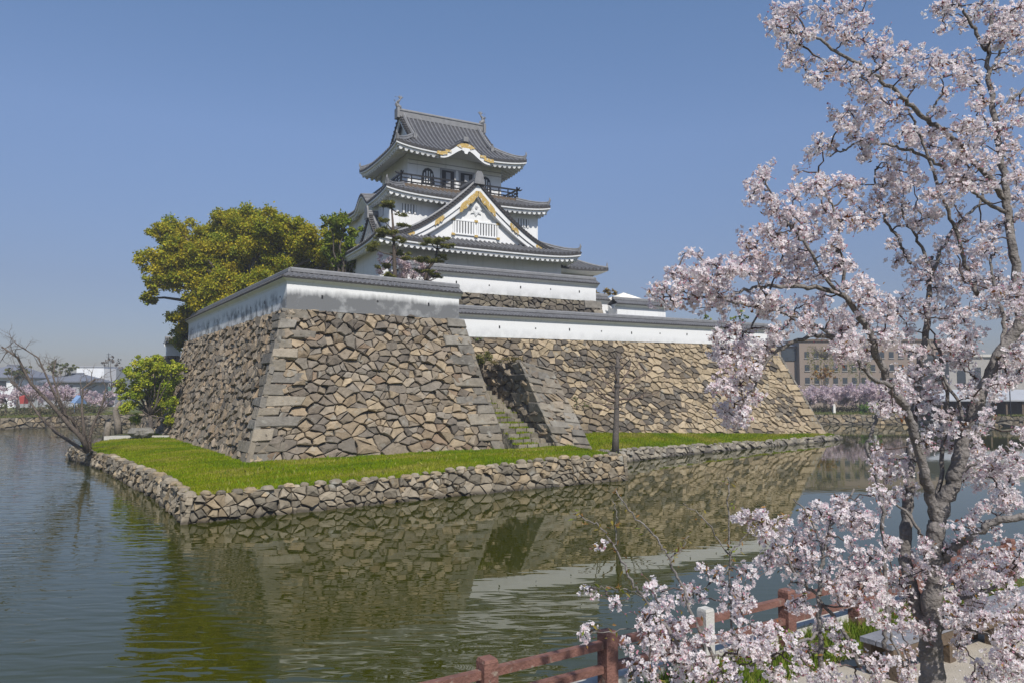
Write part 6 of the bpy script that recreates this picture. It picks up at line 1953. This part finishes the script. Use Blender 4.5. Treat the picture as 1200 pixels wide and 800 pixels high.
BL_MAIN = [(909.9,30.3,13), (908.5,19.2,12), (927.8,11,16), (938.8,16.5,16), (919.5,41.2,13), (936,52.3,14), (947,41.2,12), (966.2,13.8,16), (971.8,30.3,14), (927.8,66,14), (941.5,77,13), (952.5,88,10), (958,96.3,7), (971.8,79.8,13), (977.2,137.5,10), (958,170.5,12), (949.8,181.5,7), (974.5,167.8,10), (897.5,200.8,13), (892,214.5,14), (936,202.1,4), (960.8,214.5,12), (991,11,16), (1010.2,13.8,15), (1004.8,30.3,14), (991,46.8,15), (1010.2,46.8,15), (985.5,82.5,15), (996.5,96.3,13), (1010.2,90.8,14), (1021.2,66,14), (1035,52.3,14), (1043.2,66,14), (1059.8,57.8,12), (1035,85.2,13), (1021.2,104.5,10), (1062.5,85.2,12), (1073.5,96.3,14), (1079,68.8,14), (1090,77,14), (1101,71.5,10), (1103.8,90.8,12), (1120.2,74.2,13), (1128.5,88,14), (1139.5,71.5,14), (1128.5,101.8,11), (1147.8,99,13), (1153.2,121,12), (1142.2,123.8,8), (1101,129.2,8), (1109.2,112.8,6), (1101,35.8,4), (1107.9,34.4,4), (1101,8.2,14), (1117.5,5.5,14), (1109.2,16.5,10), (1128.5,27.5,11), (1142.2,22,12), (1150.5,5.5,13), (1167,19.2,17), (1161.5,35.8,14), (1178,33,16), (1183.5,13.8,16), (1194.5,8.2,14), (1194.5,24.8,16), (1189,44,14), (1172.5,49.5,10), (1156,52.3,8), (1194.5,57.8,14), (1183.5,77,11), (1172.5,79.8,6), (1194.5,118.3,10), (1183.5,132,11), (1194.5,140.2,12), (1172.5,118.3,5), (1013,118.3,12), (996.5,132,15), (985.5,143,13), (1007.5,145.8,16), (1026.8,129.2,14), (1043.2,123.8,15), (1054.2,134.8,13), (1035,148.5,15), (1057,156.8,14), (1021.2,162.2,12), (1002,162.2,12), (1010.2,176,12), (1013,182.9,8), (1068,162.2,12), (1046,184.3,15), (1062.5,189.8,15), (1040.5,195.3,12), (1070.8,203.5,14), (1051.5,209,15), (1079,156.8,14), (1092.8,154,12), (1090,170.5,14), (1106.5,176,14), (1103.8,189.8,13), (1123,154,14), (1134,143,14), (1145,154,15), (1134,170.5,16), (1150.5,170.5,15), (1156,151.2,12), (1123,187,14), (1139.5,192.5,15), (1156,187,15), (1117.5,209,13), (1136.8,211.8,14), (1158.8,209,14), (1178,170.5,12), (1183.5,187,14), (1194.5,176,13), (1189,203.5,14), (1178,154,10), (991,215.9,10), (1007.5,217.3,6), (1035,211.8,9), (886.5,219.2,12), (892,233,11), (878.2,235.8,5), (905.8,235.8,12), (911.2,246.8,10), (958,213.8,14), (941.5,222,11), (933.2,224.8,8), (963.5,224.8,9), (925,249.5,13), (938.8,252.2,13), (949.8,249.5,13), (969,249.5,13), (977.2,257.8,12), (897.5,268.8,10), (911.2,274.2,14), (925,263.2,12), (936,268.8,12), (952.5,274.2,10), (905.8,285.2,13), (916.8,290.8,12), (936,279.8,13), (974.5,288,10), (969,299,8), (875.5,282.5,13), (886.5,290.8,14), (875.5,301.8,15), (892,307.2,15), (878.2,321,14), (894.8,323.8,13), (930.5,293.5,12), (925,307.2,17), (941.5,304.5,14), (914,318.2,15), (936,323.8,16), (952.5,315.5,16), (963.5,321,11), (922.2,329.2,12), (864.5,312.8,14), (853.5,321,14), (856.2,307.2,10), (826,310,13), (839.8,312.8,13), (817.8,318.2,12), (831.5,326.5,14), (845.2,332,14), (812.2,332,14), (798.5,323.8,13), (787.5,321,9), (795.8,337.5,14), (779.2,337.5,12), (768.2,343,10), (776.5,351.2,12), (790.2,354,11), (806.8,351.2,13), (823.2,343,14), (839.8,343,12), (831.5,359.5,13), (845.2,359.5,12), (861.8,354,12), (878.2,348.5,12), (886.5,359.5,12), (897.5,345.8,11), (894.8,365,11), (908.5,354,13), (919.5,359.5,12), (930.5,365,11), (804,296.2,6), (815,296.2,4), (947,356.8,13), (960.8,351.2,13), (952.5,370.5,12), (941.5,381.5,13), (974.5,367.8,14), (966.2,387,12), (905.8,387,11), (916.8,387,11), (908.5,398,10), (848,384.2,11), (845.2,392.5,10), (859,387,9), (872.8,389.8,9), (870,400.8,7), (875.5,411.8,14), (856.2,414.5,14), (839.8,414.5,11), (892,411.8,12), (993.8,216.5,10), (996.5,230.2,10), (1004.8,241.2,9), (988.2,257.8,13), (1004.8,263.2,13), (1015.8,255,12), (1021.2,266,10), (1029.5,227.5,14), (1040.5,213.8,14), (1043.2,235.8,13), (1032.2,246.8,12), (1057,224.8,14), (1062.5,238.5,14), (1048.8,252.2,13), (1070.8,216.5,12), (1073.5,244,12), (1070.8,260.5,12), (1081.8,266,12), (1090,255,12), (1090,230.2,12), (1103.8,230.2,13), (1114.8,233,12), (1112,216.5,12), (1128.5,216.5,13), (1145,216.5,12), (1134,208.2,10), (1161.5,213.8,9), (1191.8,211,15), (1194.5,233,12), (1197.2,255,10), (1046,285.2,9), (1048.8,307.2,9), (1062.5,301.8,6), (1098.2,252.2,10), (1128.5,257.8,10), (1106.5,282.5,10), (1123,271.5,13), (1134,282.5,14), (1150.5,268.8,14), (1161.5,279.8,14), (1169.8,263.2,12), (1150.5,293.5,14), (1167,296.2,13), (1117.5,293.5,11), (1112,310,12), (1090,307.2,14), (1076.2,315.5,14), (1079,329.2,13), (1098.2,323.8,14), (1114.8,323.8,14), (1098.2,343,15), (1109.2,337.5,13), (1128.5,315.5,12), (1142.2,312.8,13), (1131.2,332,13), (1145,326.5,11), (1156,337.5,13), (1169.8,323.8,15), (1183.5,329.2,16), (1167,345.8,15), (1183.5,348.5,17), (1197.2,332,14), (1194.5,362.2,14), (1172.5,365,15), (1156,362.2,13), (1183.5,378.8,12), (1134,362.2,12), (1117.5,356.8,12), (1095.5,365,14), (1081.8,359.5,12), (1112,373.2,13), (1131.2,378.8,11), (1117.5,389.8,14), (1131.2,395.2,14), (1112,406.2,14), (1128.5,411.8,14), (1145,389.8,10), (991,307.2,8), (999.2,310,6), (981.4,293.5,8), (984.1,312.8,8), (988.2,340.2,8), (1010.2,329.2,10), (1015.8,340.2,14), (1007.5,354,14), (1026.8,351.2,14), (1040.5,354,12), (1057,348.5,11), (1051.5,365,13), (1068,365,12), (1024,365,13), (1040.5,370.5,12), (1013,376,11), (1029.5,389.8,13), (1048.8,389.8,13), (1062.5,387,12), (1040.5,398,12), (988.2,370.5,14), (996.5,381.5,14), (985.5,387,14), (1004.8,398,13), (991,403.5,13), (1015.8,409,14), (999.2,414.5,12), (1062.5,411.8,10), (1076.2,411.8,10), (1194.5,398,14), (1189,414.5,12), (988.2,408.2,12), (1004.8,413.8,12), (1051.5,444,13), (1062.5,438.5,14), (1073.5,449.5,14), (1054.2,460.5,14), (1068,463.2,14), (1087.2,457.8,14), (1095.5,444,12), (1090,468.8,12), (1079,433,10), (1095.5,430.2,9), (1035,477,10), (1029.5,479.8,7), (1046,482.5,11), (1076.2,479.8,10), (1120.2,408.2,12), (1134,413.8,13), (1117.5,422,11), (1131.2,424.8,10), (1142.2,441.2,10), (1134,452.2,8), (1134,466,6), (1172.5,416.5,12), (1186.2,416.5,14), (1197.2,413.8,14), (1178,433,13), (1194.5,435.8,12), (1169.8,449.5,10), (1183.5,446.8,9), (1164.2,466,8), (1169.8,457.8,7), (1120.2,479.8,7), (1114.8,490.8,10), (1101,490.8,8), (1098.2,504.5,10), (1112,507.2,12), (1125.8,501.8,10), (1103.8,518.2,10), (1084.5,518.2,9), (1081.8,501.8,5), (1114.8,521,8), (1142.2,512.8,7), (1145,499,7), (1156,499,7), (1158.8,488,7), (1153.2,479.8,5), (1142.2,526.5,9), (1153.2,529.2,9), (1147.8,537.5,9), (1139.5,554,12), (1131.2,562.2,9), (1150.5,562.2,12), (1161.5,554,12), (1169.8,540.2,12), (1183.5,532,11), (1172.5,554,12), (1186.2,548.5,12), (1194.5,540.2,11), (1167,570.5,9), (1183.5,562.2,10), (1178,581.5,12), (1189,587,11), (1169.8,589.8,11), (1178,598,9), (1156,595.2,8), (1142.2,600.8,9), (1136.8,609,8), (1021.2,529.2,10), (1029.5,545.8,11), (1040.5,537.5,10), (1054.2,537.5,10), (1035,556.8,9), (1048.8,554,10), (1059.8,548.5,8), (1035,581.5,9), (1046,581.5,9), (1062.5,576,10), (1065.2,567.8,7), (1037.8,598,7), (1197.2,507.2,8), (1070.8,521,8), (1034,701,9), (1045,681.8,10), (1053.2,670.8,9), (1056,684.5,10), (1045,709.2,11), (1058.8,698.2,9), (1061.5,709.2,10), (1039.5,637.8,8), (1047.8,635,7), (1045,646,8), (1060.1,639.1,8), (1067,651.5,7), (1034,728.5,9), (1056,734,10), (1069.8,734,10), (1083.5,739.5,9), (1091.8,739.5,6), (1083.5,651.5,8), (1086.2,637.8,7), (1067,786.2,10), (1061.5,794.5,9), (1085,635,8), (1118,620,8), (1079,665,9), (1100,659,9), (1100,674,10), (1091,686,8), (1109,674,7), (1124,665,9), (1130,674,11), (1124,686,11), (1142,653,11), (1157,647,12), (1145,668,12), (1160,662,12), (1172,644,12), (1184,653,12), (1196,644,12), (1178,662,11), (1193,665,11), (1172,671,9), (1160,677,8), (1130,698,12), (1142,692,11), (1121,704,10), (1130,716,12), (1118,722,10), (1142,710,11), (1154,707,8), (1136,731,11), (1121,737,10), (1148,731,9), (1154,725,8), (1127,746,7), (1172,737,7), (1187,737,9), (1196,731,8), (1172,749,8), (1166,764,8), (1178,767,10), (1190,761,11), (1196,773,11), (1172,776,10), (1184,782,12), (1196,791,12), (1142,794,8), (1157,794,10), (1172,794,10), (1136,617,8), (1160,617,8), (1184,584,11), (846,411,12), (870.8,405.5,12), (887.2,408.2,12), (895.5,416.5,11), (851.5,424.8,12), (868,422,13), (887.2,424.8,10), (870.8,435.8,12), (881.8,438.5,11), (848.8,444,11), (837.8,449.5,9), (859.8,446.8,12), (851.5,457.8,11), (868,449.5,10), (881.8,463.2,12), (887.2,471.5,9), (859.8,471.5,12), (848.8,479.8,12), (862.5,482.5,14), (870.8,485.2,10), (851.5,490.8,11), (865.2,493.5,10), (983.5,411,12), (991.8,413.8,12)]
BL_SAP = [(917.5,609,8), (956,589.8,6), (969.8,598,10), (986.2,587,10), (945,603.5,10), (884.5,609,9), (868,603.5,7), (898.2,614.5,9), (891.8,610.2,11), (894.5,624,10), (878,603.4,8), (895.9,657,10), (867,606.1,6), (896.5,624,10), (904.8,643.2,12), (896.5,657,12), (918.5,613,8), (918.5,632.2,11), (932.2,626.8,11), (937.8,637.8,12), (926.8,646,11), (915.8,657,11), (935,654.2,12), (943.2,615.8,9), (948.8,629.5,11), (951.5,646,10), (926.8,665.2,11), (940.5,668,11), (954.2,670.8,11), (943.2,604.8,9), (962.5,604.8,8), (973.5,610.2,8), (970.8,643.2,11), (976.2,651.5,9), (973.5,626.8,7), (995.5,635,8), (1001,639.1,6), (987.2,604.8,9), (1001,610.2,8), (1012,610.2,10), (1009.2,624,9), (1023,618.5,9), (968,673.5,12), (984.5,673.5,12), (976.2,687.2,12), (995.5,665.2,12), (1009.2,654.2,11), (1020.2,651.5,10), (1028.5,648.8,8), (1006.5,668,12), (1017.5,665.2,12), (1028.5,668,10), (998.2,681.8,12), (1014.8,681.8,11), (1028.5,684.5,10), (990,695.5,12), (1006.5,695.5,11), (1023,695.5,10), (1001,709.2,10), (1017.5,706.5,9), (932.2,681.8,8), (940.5,690,8), (929.5,703.8,8), (943.2,703.8,8), (935,712,7), (948.8,709.2,6), (896.5,745,12), (907.5,739.5,10), (888.2,756,11), (896.5,769.8,12), (907.5,756,9), (932.2,745,9), (943.2,756,9), (929.5,758.8,8), (937.8,769.8,9), (973.5,736.8,9), (981.8,745,7), (959.8,731.2,8), (970.8,783.5,10), (959.8,791.8,12), (973.5,797.2,10), (984.5,761.5,8), (998.2,761.5,7), (1012,775.2,9), (1023,783.5,10), (1034,780.8,10), (1028.5,794.5,10), (915.8,791.8,12), (935,786.2,10), (902,786.2,12), (946,778,8), (1003.8,797.2,7), (1024,578.8,9), (985.5,584.2,10), (993.8,595.2,11), (985.5,609,11), (1004.8,609,11), (1015.8,603.5,10), (1023,723,10)]
BL_SHO = [(702,639.1,4), (691,692.8,8), (719.9,707.9,7), (685.5,745,7), (689.6,735.4,4), (762.5,687.2,8), (776.2,692.8,7), (806.5,687.2,8), (812,695.5,8), (801,701,7), (821.6,699.6,6), (825.8,668,8), (839.5,673.5,8), (845,684.5,9), (867,668,7), (878,670.8,9), (858.8,690,8), (869.8,692.8,8), (861.5,706.5,10), (869.8,703.8,9), (847.8,706.5,6), (869.8,717.5,10), (861.5,725.8,7), (872.5,728.5,7), (781.8,709.2,8), (759.8,714.8,11), (773.5,712,7), (754.2,723,8), (773.5,728.5,12), (759.8,739.5,10), (784.5,731.2,10), (792.8,739.5,10), (773.5,745,12), (759.8,753.2,10), (787.2,750.5,13), (801,734,7), (806.5,731.2,6), (798.2,761.5,12), (779,761.5,12), (765.2,769.8,13), (751.5,778,11), (740.5,789,10), (735,758.8,6), (790,775.2,12), (762.5,786.2,13), (812,775.2,12), (828.5,778,11), (803.8,789,13), (790,794.5,12), (820.2,794.5,12), (823,742.2,7), (834,747.8,7), (814.8,761.5,10), (856,750.5,11), (867,750.5,11), (878,758.8,12), (861.5,761.5,10), (891.8,742.2,11), (897.2,756,12), (883.5,772.5,12), (845,786.2,12), (858.8,791.8,12), (834,791.8,10)]

BL_MAIN += [(1128, 662, 9), (1150, 690, 10), (1176, 700, 10), (1108, 712, 9), (1122, 758, 9), (1148, 778, 10), (1188, 712, 11), (1196, 748, 10), (1072, 700, 8), (1080, 668, 8), (1054, 720, 8), (1168, 720, 9), (1184, 690, 9), (1110, 640, 8), (1140, 640, 9), (1060, 760, 8), (1046, 778, 9)]
g0 = at(1092, 800, 5.0)
tb_ = np.array([g0[0], 5.0, GZ])
LIMBS = [
    ([(1094, 1075), (1093, 900), (1092, 800), (1091, 745), (1093, 700), (1094, 655), (1098, 612)], 5.0, 0.088, 0.052),
    ([(1096, 625), (1106, 588), (1118, 560), (1130, 515), (1148, 465), (1168, 422), (1190, 388), (1204, 360)], [5.0, 4.9], 0.052, 0.034),
    ([(1085, 742), (1072, 700), (1061, 655), (1064, 600), (1066, 550), (1072, 490), (1078, 440), (1086, 380), (1089, 330), (1092, 300)], [5.05, 5.5], 0.050, 0.014),
    ([(1098, 615), (1090, 580), (1083, 555), (1073, 510), (1062, 480), (1045, 455), (1030, 422), (1016, 386), (1000, 360), (985, 345), (948, 337), (906, 335), (872, 341), (840, 350), (805, 345)], [5.0, 4.6, 4.4], 0.036, 0.006),
    ([(1103, 655), (1118, 642), (1137, 628), (1165, 612), (1205, 604)], [5.0, 4.7], 0.032, 0.022),
    ([(1196, 372), (1190, 320), (1183, 262), (1177, 215), (1166, 140), (1158, 85), (1160, 40), (1166, -20)], [4.9, 5.2], 0.033, 0.010),
    ([(1180, 240), (1166, 217), (1133, 181), (1105, 154), (1086, 140), (1061, 118), (1037, 98), (1015, 82), (984, 63), (957, 45), (932, 37), (916, 14)], [5.05, 4.7, 4.6], 0.021, 0.006),
    ([(1144, 345), (1131, 311), (1120, 270), (1101, 225), (1086, 180), (1072, 148), (1061, 121)], [5.2, 5.0], 0.016, 0.007),
    ([(1178, 250), (1150, 232), (1135, 221), (1110, 200), (1085, 184), (1050, 172), (1020, 168), (1001, 169), (986, 178), (971, 183)], [5.0, 4.8], 0.014, 0.005),
    ([(1068, 310), (1055, 285), (1037, 255), (1028, 230), (1025, 200)], [5.4, 5.2], 0.013, 0.006),
    ([(1089, 320), (1082, 292), (1065, 265), (1055, 240)], [5.4, 5.3], 0.014, 0.006),
    ([(1089, 335), (1100, 300), (1124, 262), (1150, 236), (1152, 215)], [5.4, 5.6], 0.016, 0.008),
    ([(990, 338), (986, 300), (984, 268), (978, 245), (968, 228)], [4.5, 4.5], 0.011, 0.005),
    ([(985, 345), (962, 318), (945, 288), (925, 262), (905, 235), (897, 210)], [4.5, 4.4], 0.012, 0.005),
    ([(1010, 412), (985, 401), (962, 393), (940, 396), (910, 412), (893, 430), (884, 452), (876, 470)], [4.6, 4.5], 0.016, 0.006),
    ([(1045, 452), (1020, 440), (985, 401), (950, 378), (915, 366), (880, 360), (845, 352)], [4.55, 4.4], 0.014, 0.005),
    ([(905, 335), (880, 385), (860, 392), (845, 402)], [4.4, 4.4], 0.007, 0.003),
    ([(1166, 140), (1185, 118), (1206, 100)], [5.2, 5.2], 0.012, 0.008),
    ([(1160, 85), (1172, 60), (1178, 45)], [5.2, 5.2], 0.010, 0.006),
    ([(1157, 60), (1140, 30), (1126, 8), (1118, -10)], [5.2, 5.1], 0.014, 0.008),
    ([(1086, 140), (1100, 118), (1115, 100)], [4.8, 4.8], 0.009, 0.005),
    ([(1186, 262), (1200, 245), (1215, 235)], [5.1, 5.1], 0.012, 0.009),
    ([(1168, 422), (1178, 380), (1166, 340), (1160, 300)], [4.9, 5.1], 0.015, 0.008),
    ([(1130, 515), (1122, 470), (1098, 430), (1090, 400)], [4.95, 5.1], 0.013, 0.006),
    ([(1097, 400), (1110, 470), (1104, 530), (1099, 600)], [5.2, 5.0], 0.011, 0.015),
    ([(1118, 560), (1138, 545), (1158, 538), (1185, 530)], [4.95, 4.8], 0.012, 0.006),
    ([(1093, 655), (1078, 625), (1062, 600), (1045, 590)], [5.0, 4.9], 0.014, 0.006),
    ([(1035, 760), (1040, 720), (1037, 660), (1035, 600), (1028, 560), (1016, 525), (1022, 500), (1030, 480)], [4.7, 4.9], 0.014, 0.010),
    ([(1095, 690), (1130, 700), (1160, 690), (1205, 668)], [5.0, 4.7], 0.015, 0.008),
    ([(1095, 740), (1125, 735), (1160, 745), (1200, 770)], [5.0, 4.5], 0.013, 0.008),
]
cherry('cherry_tree', 'large cherry tree in pale pink blossom filling the right of the picture', LIMBS, BL_MAIN, tb_, 0.0)
SAP = [
    ([(963, 1010), (963, 880), (962, 797), (961, 740), (960, 690), (962, 668), (964, 651), (972, 622), (984, 596), (1000, 575)], [4.5, 4.6, 4.7], 0.020, 0.006),
    ([(964, 651), (958, 625), (945, 600), (930, 585)], [4.6, 4.7], 0.009, 0.004),
    ([(1010, 780), (985, 735), (960, 700), (938, 678), (921, 650), (905, 628), (890, 608)], [4.7, 4.6], 0.014, 0.005),
    ([(961, 740), (935, 752), (905, 768), (880, 780)], [4.5, 4.2], 0.010, 0.004),
    ([(1060, 780), (1040, 735), (1020, 715), (1000, 708)], [4.6, 4.6], 0.008, 0.004),
]
cherry('cherry_sapling', 'slender young cherry with pink bunches left of the big trunk', SAP, BL_SAP, np.array([at(963, 1010, 4.5)[0], 4.5, GZ]), 0.0, nleaf=90, density=0.60)
SHO = [
    ([(830, 1040), (828, 900), (822, 800), (800, 762), (775, 728), (755, 700), (738, 675), (720, 640), (700, 615), (672, 600)], [4.1, 4.2], 0.014, 0.003),
    ([(850, 1000), (846, 850), (836, 770), (815, 728), (800, 690), (785, 655), (770, 630), (745, 605), (722, 575)], [4.0, 4.3], 0.012, 0.003),
    ([(870, 1000), (868, 850), (860, 770), (857, 700), (855, 650), (854, 600), (853, 555)], [4.3, 4.4], 0.009, 0.003),
    ([(854, 650), (838, 625), (820, 602), (800, 590)], [4.4, 4.4], 0.005, 0.002),
    ([(855, 650), (875, 625), (890, 605)], [4.4, 4.4], 0.005, 0.002),
    ([(755, 700), (730, 690), (705, 688), (690, 692)], [4.2, 4.2], 0.004, 0.002),
    ([(775, 728), (745, 735), (710, 740), (684, 738)], [4.2, 4.1], 0.004, 0.002),
    ([(785, 655), (800, 640), (806, 628)], [4.2, 4.2], 0.004, 0.002),
    ([(720, 640), (722, 610), (718, 590)], [4.2, 4.2], 0.004, 0.002),
    ([(800, 700), (820, 690), (850, 668), (870, 640)], [4.2, 4.3], 0.004, 0.002),
    ([(836, 770), (870, 765), (900, 750)], [4.0, 4.1], 0.006, 0.003),
    ([(770, 790), (750, 785), (735, 792)], [4.1, 4.1], 0.005, 0.003),
]
cherry('cherry_shoots', 'young cherry shoots with sparse leaf buds and low flower bunches before the railing', SHO, BL_SHO, np.array([at(845, 1040, 4.1)[0], 4.1, GZ]), 0.0, nleaf=420, density=0.50)

# petals that have come down on the path and bank
n_ = 2600
uu = rng.uniform(1, 16, n_); vv = rng.uniform(3.0, 6.9, n_)
P = U3 * uu[:, None] + V3 * vv[:, None] + ZUP * (GZ + 0.012)
mb = MB(); leaf_quads(mb, P, n_, 0.013, PET, 2.5, aspect=0.8)
tag(mb.build('fallen_petals', M['petal']), 'pale cherry petals fallen on the path and grass', 'petals', kind='stuff')

# ------------------------------------------------------------------ spring haze
hz = bpy.data.materials.new('spring_haze'); hz.use_nodes = True
_n = hz.node_tree.nodes
_n.remove(_n['Principled BSDF'])
_v = _n.new('ShaderNodeVolumePrincipled')
_v.inputs['Color'].default_value = (0.86, 0.90, 1.0, 1)
_v.inputs['Density'].default_value = 0.0007
_v.inputs['Anisotropy'].default_value = 0.1
hz.node_tree.links.new(_v.outputs[0], _n['Material Output'].inputs['Volume'])
mb = MB()
mb.box((10, 90, 19.2), (460, 300, 40.4))
o_ = mb.build('haze', hz)
o_['kind'] = 'stuff'; o_['label'] = 'thin spring haze over the moat'; o_['category'] = 'haze'
S.cycles.volume_bounces = 0
S.cycles.volume_step_rate = 4
